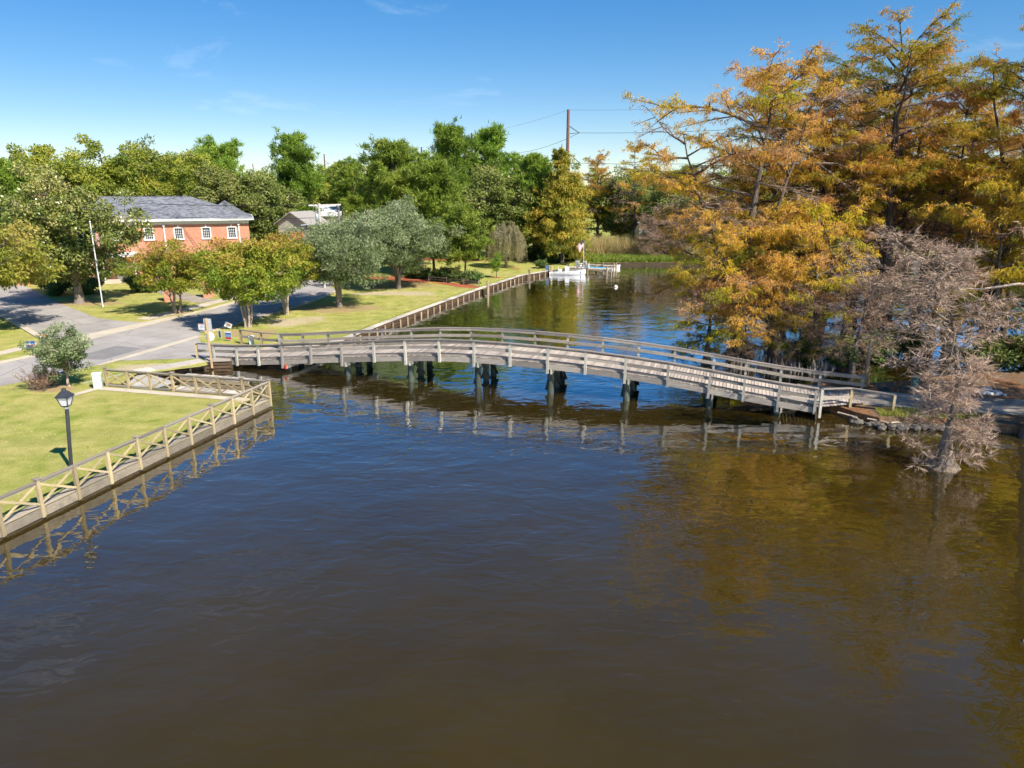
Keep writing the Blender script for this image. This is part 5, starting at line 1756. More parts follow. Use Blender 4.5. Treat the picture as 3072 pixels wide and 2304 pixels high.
for nm, f in (("roof", (0, 1, 5, 4)), ("roof", (1, 2, 5)), ("roof", (2, 3, 4, 5)), ("roof", (3, 0, 4))):
    P3 = [Vector(hp(*e[i])) for i in f]
    o3 = P3[0]
    ex = (P3[1] - P3[0]).normalized()
    nz_ = ex.cross(P3[2] - P3[0]).normalized()
    ey = nz_.cross(ex)
    M = Matrix((ex, ey, nz_)).transposed().to_4x4()
    M.translation = o3
    Mi = M.inverted()
    lo = [Mi @ p for p in P3]
    n_ = len(lo)
    me = bpy.data.meshes.new("roof")
    me.from_pydata([tuple(p) for p in lo] + [(p.x, p.y, -0.12) for p in lo], [], [tuple(range(n_)), tuple(range(2 * n_ - 1, n_ - 1, -1))] + [(i, i + n_, (i + 1) % n_ + n_, (i + 1) % n_) for i in range(n_)])
    me.update()
    me.materials.append(MATS["shingle_roof"])
    link(bpy.data.objects.new(nm, me), hall, M)
ca, cb = hp(e[4][0], e[4][1], zr_ + 0.03), hp(e[5][0], e[5][1], zr_ + 0.03)
bar("ridge_cap", ca, cb, 0.3, 0.06, "shingle_roof", hall)
for u in (16.95, 25.85, 9.4):
    hall_box("downspout", u - 0.07, u + 0.07, -0.16, -0.03, LAND + 0.2, 7.42, "white_paint")
    hall_box("leader_head", u - 0.13, u + 0.13, -0.24, -0.03, 7.18, 7.40, "white_paint")
# chimney at the left end
local_mesh("chimney", [(x, y, z) for z in (0, 11.2 - LAND) for (x, y) in ((3.4, -0.55), (4.7, -0.55), (4.7, 0.35), (3.4, 0.35))], [(4, 5, 6, 7), (0, 1, 5, 4), (1, 2, 6, 5), (2, 3, 7, 6), (3, 0, 4, 7)], "brick_wall", hall, 0, 0, LAND)
hall_box("chimney_cap", 3.3, 4.8, -0.65, 0.45, 11.2, 11.38, "concrete_pale")
# small rear wing showing over the right hip
V = [hp(21.5, BD - 3, 8.2), hp(26.9, BD - 3, 8.2), hp(26.9, BD + 5, 8.2), hp(21.5, BD + 5, 8.2), hp(24.2, BD - 3, 10.0), hp(24.2, BD + 5, 10.0)]
part("rear_roof", V, [(0, 4, 5, 3), (1, 2, 5, 4), (0, 1, 4), (2, 3, 5)], "shingle_roof", hall)
hall_box("rear_wall", 21.8, 26.6, BD + 0.01, BD + 4.8, LAND, 8.19, "white_paint")
# entrance with white columns
hall_box("porch_slab", 9.6, 13.6, -2.6, -0.01, LAND + 0.03, LAND + 0.30, "concrete_pale")
hall_box("porch_roof", 9.5, 13.7, -2.7, -0.06, 3.75, 4.15, "white_paint")
for u in (9.85, 13.35):
    bar("column", hp(u, -2.4, LAND + 0.30), hp(u, -2.4, 3.75), 0.3, 0.3, "white_paint", hall, kind="cyl")
dr = hall_box("door", 10.95, 12.25, -0.06, -0.005, LAND + 0.3, LAND + 2.6, "white_paint")
hall_box("door_panel", 11.05, 11.58, -0.075, -0.061, LAND + 1.2, LAND + 2.45, "window_glass", dr)
hall_box("door_panel", 11.63, 12.15, -0.075, -0.061, LAND + 1.2, LAND + 2.45, "window_glass", dr)

# brick gateposts on the walk
for (x, y, lab) in ((-36.0, 75.2, "brick gatepost behind the orange crape myrtle trunk"), (-33.0, 77.8, "brick gatepost behind the green-gold crape myrtle")):
    g = thing("brick_gatepost", (x, y, LAND), lab, "gatepost", "brick gateposts on the walk", math.atan2(UU[1], UU[0]))
    M = WORLD[g.name]
    me = bpy.data.meshes.new("pillar")
    w_ = 0.52
    me.from_pydata([(a * w_, b * w_, z) for z in (0, 1.95) for (a, b) in ((-1, -1), (1, -1), (1, 1), (-1, 1))], [], [(4, 5, 6, 7), (0, 1, 5, 4), (1, 2, 6, 5), (2, 3, 7, 6), (3, 0, 4, 7)])
    me.materials.append(MATS["brick_wall"])
    link(bpy.data.objects.new("pillar", me), g, M)
    bar("cap", (x, y, LAND + 1.95), (x, y, LAND + 2.06), 1.16, 1.16, "brick_wall", g, (UU[0], UU[1], 0))


# ------------------------------------------------------------------ far houses
def house(name, cx, cy, w, d, eave, ridge, rz, wall_m, roof_m, label, win=True):
    h = thing(name, (cx, cy, LAND), label, "house", None, rz)
    M = WORLD[h.name]
    T = lambda p: tuple(M @ Vector(p))
    a, b = w / 2, d / 2
    V = [(-a, -b, 0), (a, -b, 0), (a, b, 0), (-a, b, 0), (-a, -b, eave), (a, -b, eave), (a, b, eave), (-a, b, eave), (-a, 0, ridge - 0.05), (a, 0, ridge - 0.05)]
    part("wall", [T(v) for v in V], [(0, 1, 5, 4), (2, 3, 7, 6), (1, 2, 6, 9, 5), (3, 0, 4, 8, 7)], wall_m, h)
    o_ = 0.5
    k = (ridge - eave) / b
    for sgn in (-1, 1):
        q = [(-a - o_, sgn * (b + o_), eave - o_ * k), (a + o_, sgn * (b + o_), eave - o_ * k), (a + o_, 0, ridge), (-a - o_, 0, ridge)]
        q2 = [(x, y, z + 0.15) for x, y, z in q]
        part("roof", [T(v) for v in q + q2], [(0, 1, 2, 3), (7, 6, 5, 4), (0, 4, 5, 1), (1, 5, 6, 2), (2, 6, 7, 3), (3, 7, 4, 0)], roof_m, h)
    if win:
        for x in (-a * 0.55, 0.0, a * 0.55):
            q = [(x - 0.5, -b - 0.03, eave - 1.9), (x + 0.5, -b - 0.03, eave - 1.9), (x + 0.5, -b - 0.03, eave - 0.5), (x - 0.5, -b - 0.03, eave - 0.5)]
            wv = part("window", [T(v) for v in q] + [T((v[0], -b - 0.005, v[2])) for v in q], [(0, 1, 2, 3), (0, 4, 5, 1), (1, 5, 6, 2), (2, 6, 7, 3), (3, 7, 4, 0)], "white_paint", h)
            q = [(x - 0.4, -b - 0.05, eave - 1.8), (x + 0.4, -b - 0.05, eave - 1.8), (x + 0.4, -b - 0.05, eave - 0.6), (x - 0.4, -b - 0.05, eave - 0.6)]
            part("pane", [T(v) for v in q], [(0, 1, 2, 3)], "window_glass", wv)
    return h


house("grey_house", -32.3, 113, 5, 5, 6.2, 7.7, 1.25, "siding", "roof_tan", "tan gable roof left of the street pole, trunk of the isolated pine behind it")
house("white_roof_house", -36.0, 141.0, 6, 5, 6.3, 7.9, 0.15, "siding", "roof_pale", "white-roofed house behind the street pole")
house("shore_cottage", 29, 150, 8, 7, 4.6, 6.6, 0.1, "siding", "roof_pale", "white cottage glimpsed above the reeds at the grove's edge")

# ------------------------------------------------------------------ poles and wires
PL = [(11.2, 152.0), (-11.75, 221.0), (-36.6, 305.0), (-94.1, 377.0), (-190, 550)]
pn = ["tall dark red power pole right of centre, nearest of the line", "power pole rising behind the twin pines", "power pole second beyond the twin pines, over the bushy pine", "power pole standing clear left of the bushy pine", "farthest power pole, tiny above the trees right of the hall"]
arm = []
for i, (x, y) in enumerate(PL):
    p = thing("power_pole", (x, y, LAND), pn[i], "power pole", "line of tall power poles")
    tube_mesh("shaft", [(x, y, LAND - 0.5), (x, y, 13), (x, y, 26.6)], [0.42, 0.36, 0.28], "pole_wood", p, 10)
    for zt, zb_, sx in ((23.6, 22.2, 2.3), (18.4, 16.4, 2.6)):
        tube_mesh("strut", [(x, y, zt), (x + sx, y + 0.1, zb_)], [0.09, 0.07], "wire_black", p, 5)
        tube_mesh("strut", [(x, y, zb_ - 0.2), (x + sx, y + 0.1, zb_)], [0.06, 0.05], "wire_black", p, 5)
    arm.append([(x + 2.3, y + 0.1, 22.2), (x + 2.6, y + 0.1, 16.4), (x, y, 26.5)])
ext = [(42, 118.0)]
arm.insert(0, [(58, 128, 22.6), (58, 128, 16.8), (58, 128, 26.6)])


def wire(a, b, sag, r, label, n=14):
    a, b = np.array(a, float), np.array(b, float)
    t = np.linspace(0, 1, n)[:, None]
    P = a + (b - a) * t
    P[:, 2] -= sag * 4 * (t * (1 - t))[:, 0]
    o = tube_mesh("power_line", P, r, "wire_black", None, 5, loc=tuple(a))
    tag(o, label, "power line", "power lines strung between the poles")


nm = ["upper conductor", "lower conductor", "top wire"]
spn = ["from the nearest pole towards the grove", "between the nearest pole and the twin pines", "between the twin pines and the bushy pine", "left from the bushy pine to the clear pole", "beyond the clear pole to the farthest one"]
for i in range(len(arm) - 1):
    for k in range(3):
        wire(arm[i][k], arm[i + 1][k], (0.6 if i == 0 else 2.4) if k < 2 else 0.7, 0.035 if k < 2 else 0.018, nm[k] + " running " + spn[i])

# street pole frame behind the silvery trees
sp = thing("street_pole", (-22.2, 85.0, LAND), "pale wooden street pole frame with crossarm and lamp arm above the silvery trees", "utility pole")
bar("shaft", (-22.2, 85.0, LAND - 0.4), (-22.2, 85.0, 10.2), 0.3, 0.3, "pale_pole_wood", sp, kind="cyl")
bar("shaft", (-20.7, 88.0, LAND - 0.4), (-20.7, 88.0, 10.1), 0.26, 0.26, "rail_dark_wood", sp, kind="cyl")
bar("crossarm", (-23.3, 84.6, 10.0), (-20.3, 87.6, 10.0), 0.14, 0.16, "pale_pole_wood", sp)
bar("crossarm", (-22.9, 85.4, 9.85), (-20.9, 88.3, 9.85), 0.12, 0.12, "pale_pole_wood", sp)
tube_mesh("lamp_arm", [(-22.2, 85, 7.6), (-23.0, 84.8, 7.9), (-23.9, 84.6, 7.85)], 0.05, "galvanised", sp, 6)
bar("lamp_head", (-24.3, 84.5, 7.8), (-23.8, 84.6, 7.85), 0.25, 0.14, "galvanised", sp)
bar("transformer", (-22.45, 84.75, 8.2), (-22.45, 84.75, 9.0), 0.42, 0.42, "galvanised", sp, kind="cyl")
for k, z in enumerate((10.15, 8.6)):
    wire((-22.6, 84.9, z), (-60, 99.5 + k, z + 0.4), 0.5, 0.03, "street wire " + ("over" if k == 0 else "under") + " the other, running left from the street pole behind the hall")

# ------------------------------------------------------------------ lamp, flag, cabinets, signs
lx, ly = -19.1, 29.0
lamp = thing("street_lamp", (lx, ly, LAND), "black lamp post with lantern head on the lawn inside the waterside fence", "lamp post")
bar("base_plate", (lx, ly, LAND), (lx, ly, LAND + 0.04), 0.42, 0.42, "concrete_grey", lamp)
bar("base", (lx, ly, LAND + 0.04), (lx, ly, LAND + 0.16), 0.24, 0.24, "lamp_black", lamp, kind="cyl")
tp = Vector((lx + 0.24, ly, LAND + 2.72))
bar("post", (lx, ly, LAND + 0.16), tp, 0.155, 0.155, "lamp_black", lamp, kind="cyl")


def frustum(name, c, z0, z1, w0, w1, mat, parent, n=4, rot=R(45)):
    V = [(c[0] + w * math.cos(rot + 2 * math.pi * i / n), c[1] + w * math.sin(rot + 2 * math.pi * i / n), z) for (w, z) in ((w0, z0), (w1, z1)) for i in range(n)]
    F = [(i, (i + 1) % n, n + (i + 1) % n, n + i) for i in range(n)] + [tuple(range(n))[::-1], tuple(range(n, 2 * n))]
    return part(name, V, F, mat, parent)


zt = LAND + 2.72
frustum("collar", tp, zt, zt + 0.08, 0.085, 0.085, "galvanised", lamp, 10)
hd = frustum("lantern_base", tp, zt + 0.08, zt + 0.15, 0.12, 0.19, "lamp_black", lamp)
frustum("glass", tp, zt + 0.152, zt + 0.52, 0.165, 0.30, "lamp_glass", lamp)
for i in range(4):
    a = R(45) + i * math.pi / 2
    bar("corner_bar", (tp[0] + 0.18 * math.cos(a), tp[1] + 0.18 * math.sin(a), zt + 0.13), (tp[0] + 0.32 * math.cos(a), tp[1] + 0.32 * math.sin(a), zt + 0.535), 0.035, 0.035, "lamp_black", lamp)
frustum("hood_rim", tp, zt + 0.522, zt + 0.57, 0.37, 0.38, "lamp_black", lamp)
frustum("hood", tp, zt + 0.572, zt + 0.78, 0.37, 0.14, "lamp_black", lamp)
frustum("finial", tp, zt + 0.782, zt + 0.90, 0.10, 0.075, "lamp_black", lamp, 10)


def flag_mesh(parent, top, w, h, wave, yaw):
    nx, nz = 14, 10
    V, UVs = [], []
    for i in range(nx + 1):
        for j in range(nz + 1):
            u, t = i / nx, j / nz
            hang = 0.42 + 0.25 * t
            x = u * w * hang
            y = wave * math.sin(u * 9 + t * 1.5) * u
            z = -(1 - t) * h - u * w * (0.62 - 0.1 * t)
            V.append((top[0] + math.cos(yaw) * x - math.sin(yaw) * y, top[1] + math.sin(yaw) * x + math.cos(yaw) * y, top[2] + z))
            UVs.append((u, t, 0.0))
    F = [(i * (nz + 1) + j, (i + 1) * (nz + 1) + j, (i + 1) * (nz + 1) + j + 1, i * (nz + 1) + j + 1) for i in range(nx) for j in range(nz)]
    o = part("flag", V, F, "flag_print", parent, smooth=True)
    a = o.data.attributes.new("print_uv", "FLOAT_VECTOR", "POINT")
    a.data.foreach_set("vector", np.array(UVs, dtype=np.float32).ravel())
    return o


fx, fy = -40.9, 71.2
fp = thing("flagpole", (fx, fy, LAND), "white flagpole with a drooping striped flag on the lawn before the magnolia", "flagpole")
bar("pole", (fx, fy, LAND), (fx, fy, 8.75), 0.12, 0.12, "pole_white", fp, kind="cyl")
bar("finial", (fx, fy, 8.75), (fx, fy, 8.9), 0.16, 0.16, "pole_white", fp, kind="cyl")
flag_mesh(fp, (fx + 0.07, fy, 8.2), 1.5, 1.0, 0.10, -0.3)


def cabinet(name, x, y, w, d, h, rz, label, body, lid):
    c = thing(name, (x, y, LAND), label, "utility cabinet", None, rz)
    M = WORLD[c.name]
    T = lambda p: tuple(M @ Vector(p))
    V = [(sx * w / 2, sy * d / 2, z) for z in (0, h) for (sx, sy) in ((-1, -1), (1, -1), (1, 1), (-1, 1))]
    part("body", [T(v) for v in V], [(0, 1, 5, 4), (1, 2, 6, 5), (2, 3, 7, 6), (3, 0, 4, 7), (4, 5, 6, 7)], body, c)
    V = [(sx * (w / 2 + 0.03), sy * (d / 2 + 0.03), z) for z in (h + 0.003, h + 0.07) for (sx, sy) in ((-1, -1), (1, -1), (1, 1), (-1, 1))]
    part("lid", [T(v) for v in V], [(3, 2, 1, 0), (0, 1, 5, 4), (1, 2, 6, 5), (2, 3, 7, 6), (3, 0, 4, 7), (4, 5, 6, 7)], lid, c)
    V = [(-w / 2 + 0.06, -d / 2 - 0.015, 0.1), (w / 2 - 0.06, -d / 2 - 0.015, 0.1), (w / 2 - 0.06, -d / 2 - 0.015, h - 0.12), (-w / 2 + 0.06, -d / 2 - 0.015, h - 0.12)]
    V += [(v[0], -d / 2 - 0.002, v[2]) for v in V]
    dpart = part("door", [T(v) for v in V], [(0, 1, 2, 3), (0, 4, 5, 1), (1, 5, 6, 2), (2, 6, 7, 3), (3, 7, 4, 0)], lid, c)
    bar("latch", T((w / 2 - 0.14, -d / 2 - 0.03, h * 0.55)), T((w / 2 - 0.14, -d / 2 - 0.03, h * 0.65)), 0.03, 0.03, "galvanised", dpart)


cabinet("utility_cabinet", -25.0, 41.75, 0.46, 0.40, 0.86, 0.35, "pale green utility cabinet at the end of the cove fence", "cabinet_green", "cabinet_white")
cabinet("utility_cabinet", -20.0, 53.9, 0.36, 0.32, 0.62, 0.5, "small grey-green utility cabinet behind the bridge's left wing rail", "cabinet_green", "cabinet_white")

pd = thing("pedestal", (23.9, 41.0, LAND), "ribbed green service pedestal on the rocks beside the bank path", "pedestal")
bar("body", (23.9, 41.0, LAND), (23.9, 41.0, LAND + 0.82), 0.36, 0.36, "pedestal_green", pd, kind="cyl")
for i in range(5):
    z = LAND + 0.14 + i * 0.15
    bar("rib", (23.9, 41.0, z), (23.9, 41.0, z + 0.06), 0.41, 0.41, "pedestal_green", pd, kind="cyl")
bar("cap", (23.9, 41.0, LAND + 0.823), (23.9, 41.0, LAND + 0.92), 0.42, 0.42, "pedestal_green", pd, kind="cyl")

# sign post by the bridge's left end (backs of its boards face the camera)
sx, sy = -20.75, 48.15
sg = thing("sign_post", (sx, sy, LAND), "tan sign post with square board and round disc at the bridge's left end", "sign")
bar("post", (sx, sy, 0.1), (sx - 0.03, sy, 3.6), 0.11, 0.11, "new_post_wood", sg)
bar("square_board", (sx - 0.27, sy + 0.09, 3.12), (sx + 0.25, sy + 0.09, 3.12), 0.02, 0.86, "sign_back", sg)
o = bar("round_board", (sx + 0.06, sy + 0.085, 2.32), (sx + 0.06, sy + 0.105, 2.32), 0.62, 0.62, "sign_white", sg, kind="cyl")
ps = bar("wooden_post", (21.5, 42.1, 0.1), (21.5, 42.1, 3.3), 0.15, 0.15, "new_post_wood", None)
tag(ps, "tall tan wooden post at the far side of the bridge's right end", "post")


def yard_sign(x, y, z0, w, h, yaw, base, bands, label, tilt=0.0):
    """stiff board on two wire legs; bands = (u0, u1, v0, v1, material) of flat print"""
    t = thing("yard_sign", (x, y, LAND), label, "yard sign", "yard signs on the verge", yaw)
    M = WORLD[t.name] @ Matrix.Rotation(tilt, 4, "Y")
    T = lambda p: tuple(M @ Vector(p))
    for s_ in (-0.3, 0.3):
        bar("leg", T((s_ * w, 0.012, -0.05)), T((s_ * w, 0.012, z0 + h * 0.3)), 0.012, 0.012, "galvanised", t)
    V = [(a * w / 2, b, z0 + c) for b in (0.0, -0.012) for (a, c) in ((-1, 0), (1, 0), (1, h), (-1, h))]
    bd = part("board", [T(v) for v in V], [(0, 1, 2, 3), (7, 6, 5, 4), (0, 4, 5, 1), (1, 5, 6, 2), (2, 6, 7, 3), (3, 7, 4, 0)], base, t)
    for (u0, u1, v0, v1, m_) in bands:
        q = [((u - 0.5) * w, -0.016, z0 + v * h) for (u, v) in ((u0, v0), (u1, v0), (u1, v1), (u0, v1))]
        part("print", [T(v) for v in q], [(0, 1, 2, 3)], m_, bd)


yard_sign(-25.6, 58.4, 0.25, 0.75, 0.5, -0.25, "sign_white", [(0.02, 0.98, 0.88, 0.98, "sign_red"), (0.25, 0.6, 0.55, 0.68, "sign_grey"), (0.15, 0.75, 0.40, 0.46, "sign_grey"), (0.15, 0.4, 0.25, 0.31, "sign_grey")], "white yard sign with red top band beside the road, leftmost by the bridge")
yard_sign(-24.7, 57.3, 0.15, 0.36, 0.46, 0.2, "sign_yellow", [(0.2, 0.85, 0.62, 0.82, "sign_orange"), (0.2, 0.7, 0.30, 0.42, "sign_grey")], "small yellow yard sign beside the white one")
yard_sign(-23.05, 55.6, 0.15, 0.3, 0.6, -0.5, "sign_white", [(0.1, 0.9, 0.08, 0.92, "sign_navy")], "narrow navy yard sign edged white behind the sign post")
yard_sign(-22.2, 55.1, 0.12, 0.62, 0.66, -0.35, "sign_white", [(0.04, 0.98, 0.66, 0.82, "sign_blue"), (0.04, 0.98, 0.34, 0.65, "sign_sky"), (0.15, 0.85, 0.46, 0.60, "sign_white"), (0.04, 0.98, 0.04, 0.32, "sign_red")], "blue and red yard sign nearest the bridge's left wing rail")
yard_sign(-24.2, 59.8, 0.2, 0.6, 0.42, 0.5, "sign_white", [(0.3, 0.8, 0.45, 0.7, "sign_red"), (0.25, 0.7, 0.2, 0.3, "sign_grey")], "tilted white yard sign with red mark in the crape myrtle's shade", 0.45)
yard_sign(-35.6, 51.9, 0.15, 0.55, 0.55, 0.35, "sign_blue", [(0.1, 0.5, 0.50, 0.68, "sign_white"), (0.35, 0.92, 0.32, 0.50, "sign_red")], "dark blue yard sign by the driveway left of the small round tree")
yard_sign(-36.4, 54.7, 0.15, 0.6, 0.45, 0.3, "sign_white", [(0.02, 0.98, 0.72, 0.98, "sign_orange"), (0.3, 0.9, 0.3, 0.6, "sign_orange")], "white and orange yard sign half behind the small round tree")

# split rail beside the mulch
sr = thing("split_rail", (-5, 87, LAND), "low dark split-rail fence edging the mulch bed down to the bulkhead", "fence")
srp = [(-10.5, 90.9), (-8.1, 89.2), (-5.9, 87.5), (-3.95, 86.0)]
for i, (x, y) in enumerate(srp):
    bar("post", (x, y, LAND - 0.1), (x, y, LAND + 0.75), 0.12, 0.12, "rail_dark_wood", sr)
    if i:
        for z in (0.32, 0.6):
            bar("rail", (srp[i - 1][0], srp[i - 1][1], LAND + z), (x, y, LAND + z), 0.07, 0.07, "rail_dark_wood", sr)

# ------------------------------------------------------------------ floating docks in the cove
def dock(name, pts, w, z, label, cat, legs=()):
    t = thing(name, (pts[0][0], pts[0][1], 0), label, cat)
    a, b = np.array(pts[0], float), np.array(pts[1], float)
    L = np.linalg.norm(b - a)
    d_ = (b - a) / L
    nr = np.array([-d_[1], d_[0]])
    n = int(L / 0.2)
    for i in range(n):
        c = a + d_ * (L * (i + 0.5) / n)
        bar("plank", (c[0] - nr[0] * w / 2, c[1] - nr[1] * w / 2, z), (c[0] + nr[0] * w / 2, c[1] + nr[1] * w / 2, z), L / n - 0.012, 0.05, "cap_wood", t)
    for s_ in (-1, 1):
        o_ = nr * (w / 2 - 0.05) * s_
        bar("beam", (a[0] + o_[0], a[1] + o_[1], z - 0.14), (b[0] + o_[0], b[1] + o_[1], z - 0.14), 0.09, 0.22, "bulkhead_pile_wood", t)
    for (f, s_) in legs:
        c = a + d_ * L * f + nr * (w / 2 + 0.1) * s_
        bar("pile", (c[0], c[1], -1.4), (c[0], c[1], z + 0.45), 0.2, 0.2, "bulkhead_pile_wood", t, kind="cyl")
    return t


dock("cove_dock", [(-21.0, 42.6), (-15.9, 41.25)], 0.75, 0.28, "narrow pale floating dock just behind the cove fence", "dock")
dock("ramp_dock", [(-21.6, 45.6), (-16.6, 44.2)], 0.8, 0.28, "pale floating dock across the cove from the fence", "dock")
# river dock
dock("river_dock", [(8.6, 106.0), (14.0, 103.2)], 1.7, 0.62, "wooden river dock behind the white skiff's bow", "dock", ((0.6, 1), (0.98, 1), (0.98, -1), (0.5, -1)))
dock("boat_slip", [(11.5, 109.5), (15.4, 107.4)], 0.8, 0.62, "narrow dock finger beside the small rowing boat", "dock", ((0.6, -1), (0.98, -1), (0.98, 1)))
mt = bar("deck_mat", (10.9, 105.9, 0.66), (13.5, 104.6, 0.66), 1.2, 0.03, "mat_blue", None)
tag(mt, "bright blue mat spread on the river dock", "mat")


def loft(name, secs, mat, parent, close=True):
    """secs: list of cross-sections (same point count) in world coordinates"""
    n = len(secs[0])
    V = [p for s_ in secs for p in s_]
    F = [(i * n + j, i * n + j + 1, (i + 1) * n + j + 1, (i + 1) * n + j) for i in range(len(secs) - 1) for j in range(n - 1)]
    if close:
        F.append(tuple(range(n)))
    return part(name, V, F, mat, parent, smooth=True)


def boat(name, x, y, yaw, L, beam, depth, label, console=True):
    t = thing(name, (x, y, 0), label, "boat", None, yaw)
    M = WORLD[t.name]
    T = lambda p: tuple(M @ Vector(p))
    secs, rim, floor_ = [], [], []
    for i in range(13):
        f = i / 12
        b = beam / 2 * (0.92 + 0.08 * math.sin(f * 3.14)) * (1 - max(0, f - 0.5) ** 2.2 * 4.4)
        b = max(b, 0.03)
        sh = depth * (0.62 + 0.38 * f ** 2)
        xx = -L / 2 + L * f
        keel = -0.22 + 0.32 * max(0, f - 0.7) ** 1.5 * 3
        secs.append([T((xx + 0.05 * f, b, sh)), T((xx, b * 0.93, sh * 0.35)), T((xx, b * 0.72, -0.1 + keel * 0.3)), T((xx, 0, keel)), T((xx, -b * 0.72, -0.1 + keel * 0.3)), T((xx, -b * 0.93, sh * 0.35)), T((xx + 0.05 * f, -b, sh))])
        rim.append((xx, b, sh))
        floor_.append((xx, b * 0.85, 0.16))
    loft("hull", secs, "hull_white", t)
    k = len(rim)
    V = [T((x_, b, s_ + 0.012)) for x_, b, s_ in rim] + [T((x_, b * 0.80, s_ + 0.012)) for x_, b, s_ in rim] + [T((x_, -b, s_ + 0.012)) for x_, b, s_ in rim] + [T((x_, -b * 0.80, s_ + 0.012)) for x_, b, s_ in rim]
    F = [(i, i + k, i + k + 1, i + 1) for i in range(k - 1)] + [(i + 2 * k, i + 1 + 2 * k, i + 1 + 3 * k, i + 3 * k) for i in range(k - 1)]
    part("gunwale", V, F, "hull_white", t)
    V = [T((x_, b, z_)) for x_, b, z_ in floor_[:-1]] + [T((x_, -b, z_)) for x_, b, z_ in floor_[:-1]]
    k -= 1
    part("floor", V, [(i, i + 1, i + 1 + k, i + k) for i in range(k - 1)], "seat_cream", t)
    w_ = [T((x_ + 0.0, s_ * (b * 0.955 + 0.012), sh * 0.36)) for s_ in (1,) for x_, b, sh in rim]
    if console:
        def bx(nm, x0, x1, y0, y1, z0, z1, mat, par=t):
            V = [T((a, b, c)) for c in (z0, z1) for (a, b) in ((x0, y0), (x1, y0), (x1, y1), (x0, y1))]
            return part(nm, V, [(3, 2, 1, 0), (4, 5, 6, 7), (0, 1, 5, 4), (1, 2, 6, 5), (2, 3, 7, 6), (3, 0, 4, 7)], mat, par)
        bx("console", -0.35, 0.25, -0.38, 0.38, 0.16, 1.15, "hull_white")
        bx("windscreen", 0.12, 0.2, -0.34, 0.34, 1.152, 1.45, "window_glass")
        bx("seat", -1.25, -0.75, -0.45, 0.45, 0.16, 0.72, "seat_cream")
        bx("seat_back", -1.33, -1.25, -0.45, 0.45, 0.5, 1.15, "seat_cream")
        bx("bow_cushion", 1.1, 1.9, -0.5, 0.5, 0.16, 0.55, "motor_blue")
        mo = bx("motor", -L / 2 - 0.5, -L / 2 - 0.02, -0.22, 0.22, 0.62, 1.25, "motor_blue")
        bx("motor_leg", -L / 2 - 0.36, -L / 2 - 0.16, -0.09, 0.09, -0.5, 0.618, "hull_dark", mo)
    else:
        for xx in (-0.9, 0.3):
            bar("thwart", T((xx, -beam * 0.42, depth * 0.5)), T((xx, beam * 0.42, depth * 0.5)), 0.22, 0.04, "seat_cream", t)
    return t


boat("white_skiff", 7.85, 102.2, -0.05, 5.1, 1.9, 0.75, "white motor skiff with blue outboard moored at the bulkhead corner")
boat("rowing_boat", 14.9, 110.3, 0.05, 3.2, 1.3, 0.5, "small white rowing boat tied beyond the river dock", False)


def deck_chair(x, y, yaw, label):
    t = thing("deck_chair", (x, y, 0.645), label, "chair", "white chairs on the river dock", yaw)
    M = WORLD[t.name]
    T = lambda p: tuple(M @ Vector(p))
    for i in range(5):
        bar("back_slat", T((-0.24 + 0.12 * i, 0.18, 0.3)), T((-0.27 + 0.135 * i, 0.5, 1.05 - 0.03 * abs(i - 2))), 0.1, 0.03, "white_paint", t, (0, 1, 0))
    for i in range(4):
        bar("seat_slat", T((-0.28, -0.35 + 0.14 * i, 0.36 - 0.03 * i)), T((0.28, -0.35 + 0.14 * i, 0.36 - 0.03 * i)), 0.12, 0.03, "white_paint", t)
    for s_ in (-1, 1):
        bar("arm", T((s_ * 0.36, -0.42, 0.58)), T((s_ * 0.36, 0.38, 0.58)), 0.13, 0.03, "white_paint", t)
        bar("leg", T((s_ * 0.33, -0.36, 0.0)), T((s_ * 0.33, -0.36, 0.56)), 0.06, 0.06, "white_paint", t)
        bar("leg", T((s_ * 0.30, 0.55, 0.0)), T((s_ * 0.30, -0.36, 0.32)), 0.04, 0.10, "white_paint", t)


deck_chair(9.7, 105.2, 2.6, "white slatted chair on the dock, left one")
deck_chair(10.7, 104.5, 2.6, "white slatted chair on the dock, right one beside the blue mat")
f2 = thing("dock_flagpole", (10.65, 108.0, LAND), "short white flagpole with striped flag beside the river dock", "flagpole")
bar("pole", (10.65, 108.0, 0.4), (10.65, 108.0, 4.75), 0.08, 0.08, "pole_white", f2, kind="cyl")
flag_mesh(f2, (10.6, 108.0, 4.5), 1.6, 1.0, 0.12, 3.5)
l2 = thing("dock_lamp", (7.9, 111.5, LAND), "small lamp on a pale post under the pointed cypress by the dock", "lamp post")
bar("post", (7.9, 111.5, LAND), (7.9, 111.5, 2.55), 0.09, 0.09, "pale_pole_wood", l2, kind="cyl")
tube_mesh("arm", [(7.9, 111.5, 2.4), (7.6, 111.5, 2.55), (7.3, 111.5, 2.4)], 0.03, "lamp_black", l2, 5)
frustum("shade", (7.3, 111.5), 2.1, 2.38, 0.2, 0.08, "lamp_glass", l2, 8)


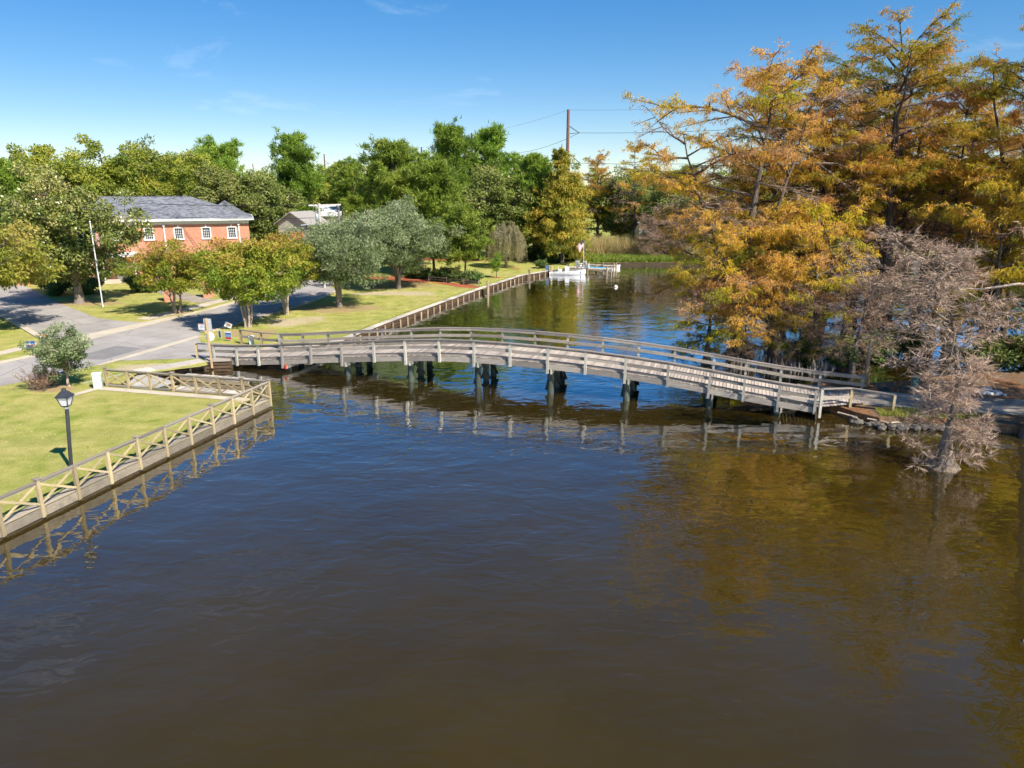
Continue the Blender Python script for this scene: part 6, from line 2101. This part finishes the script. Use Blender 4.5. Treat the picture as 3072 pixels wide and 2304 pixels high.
def buoy(name, x, y, r, top, label):
    t = thing(name, (x, y, 0), label, "buoy")
    prof = [(-0.6, 0.25), (-0.3, 0.85), (0.1, 1.0), (0.5, 0.85), (0.8, 0.5), (0.95, 0.2), (1.0, 0.02)]
    secs = [[(x + r * q * math.cos(a), y + r * q * math.sin(a), r * z) for a in np.linspace(0, 2 * math.pi, 15)] for z, q in prof]
    loft("float", secs, "buoy_white", t)
    loft("band", [[(x + r * q * 1.03 * math.cos(a), y + r * q * 1.03 * math.sin(a), r * z) for a in np.linspace(0, 2 * math.pi, 15)] for z, q in ((-0.1, 0.95), (0.12, 1.0))], top, t, False)
    tube_mesh("ring", [(x - 0.05, y, r * 0.97), (x, y, r * 0.97 + 0.1), (x + 0.05, y, r * 0.97)], 0.018, "galvanised", t, 5)


buoy("mooring_buoy", 12.9, 89.1, 0.26, "buoy_orange", "small white mooring buoy with orange band in the far channel")
buoy("mooring_float", 14.48, 17.45, 0.12, "buoy_white", "small white float at the right edge of the near water")

# ------------------------------------------------------------------ rocks on the bank
rm = []
for sd in range(4):
    bm = bmesh.new()
    bmesh.ops.create_icosphere(bm, subdivisions=2, radius=0.5)
    q = random.Random(sd)
    for v_ in bm.verts:
        v_.co *= 1 + q.uniform(-0.22, 0.2)
        v_.co.z *= 0.7
    me = bpy.data.meshes.new("rock")
    bm.to_mesh(me)
    bm.free()
    rm.append(me)
rw = []
for me in rm:
    for mn in ("stone_white", "stone_grey"):
        c = me.copy()
        c.materials.append(MATS[mn])
        rw.append((c, mn))
rr3 = random.Random(4)


def rocks(n, fpos, size, mn, label, group, z=LAND):
    pool = [m_ for m_, k in rw if k == mn]
    for i in range(n):
        x, y = fpos(rr3)
        o = bpy.data.objects.new("rock", pool[rr3.randrange(len(pool))])
        s_ = rr3.uniform(*size)
        link(o, None, Matrix.Translation((x, y, z + s_ * 0.12)) @ Matrix.Rotation(rr3.random() * 6, 4, "Z") @ Matrix.Diagonal((s_ * rr3.uniform(0.8, 1.5), s_, s_, 1)))
        tag(o, label, "rock", group)


rocks(46, lambda r_: (26.2 + r_.random() * 2.6, 40.1 + r_.random() * 1.4), (0.16, 0.42), "stone_white", "whitish rock in the heap beside the bank path", "white rocks beside the path")
rocks(26, lambda r_: (21.6 + r_.random() * 3.4, 41.0 + r_.random() * 0.7), (0.14, 0.36), "stone_grey", "grey rock along the path's far edge by the green pedestal", "grey rocks along the path")
for i in range(1):
    rocks(60, lambda r_: ((lambda t: (18.2 + 6.6 * t, 36.25 - 0.55 * t - 0.75 * r_.random() + (0.8 if t < 0.06 else 0)))(r_.random())), (0.2, 0.5), "stone_grey", "dark grey riprap rock at the waterline of the bank", "riprap along the bank", 0.08)
for i, (x, y, a, L) in enumerate([(18.9, 36.3, -0.4, 1.6), (19.8, 35.6, 0.5, 1.2), (17.8, 37.4, -0.7, 1.5)]):
    o = tube_mesh("driftwood", [(x, y, 0.35), (x + L * 0.5 * math.cos(a), y + L * 0.5 * math.sin(a), 0.3), (x + L * math.cos(a), y + L * math.sin(a), 0.08)], [0.05, 0.04, 0.02], "bark_pale", None, 6, loc=(x, y, 0.3))
    tag(o, ["pale driftwood branch lying on the riprap by the bridge's right end", "short pale driftwood stick in front of the riprap", "pale stick leaning at the foot of the last bridge post"][i], "driftwood")
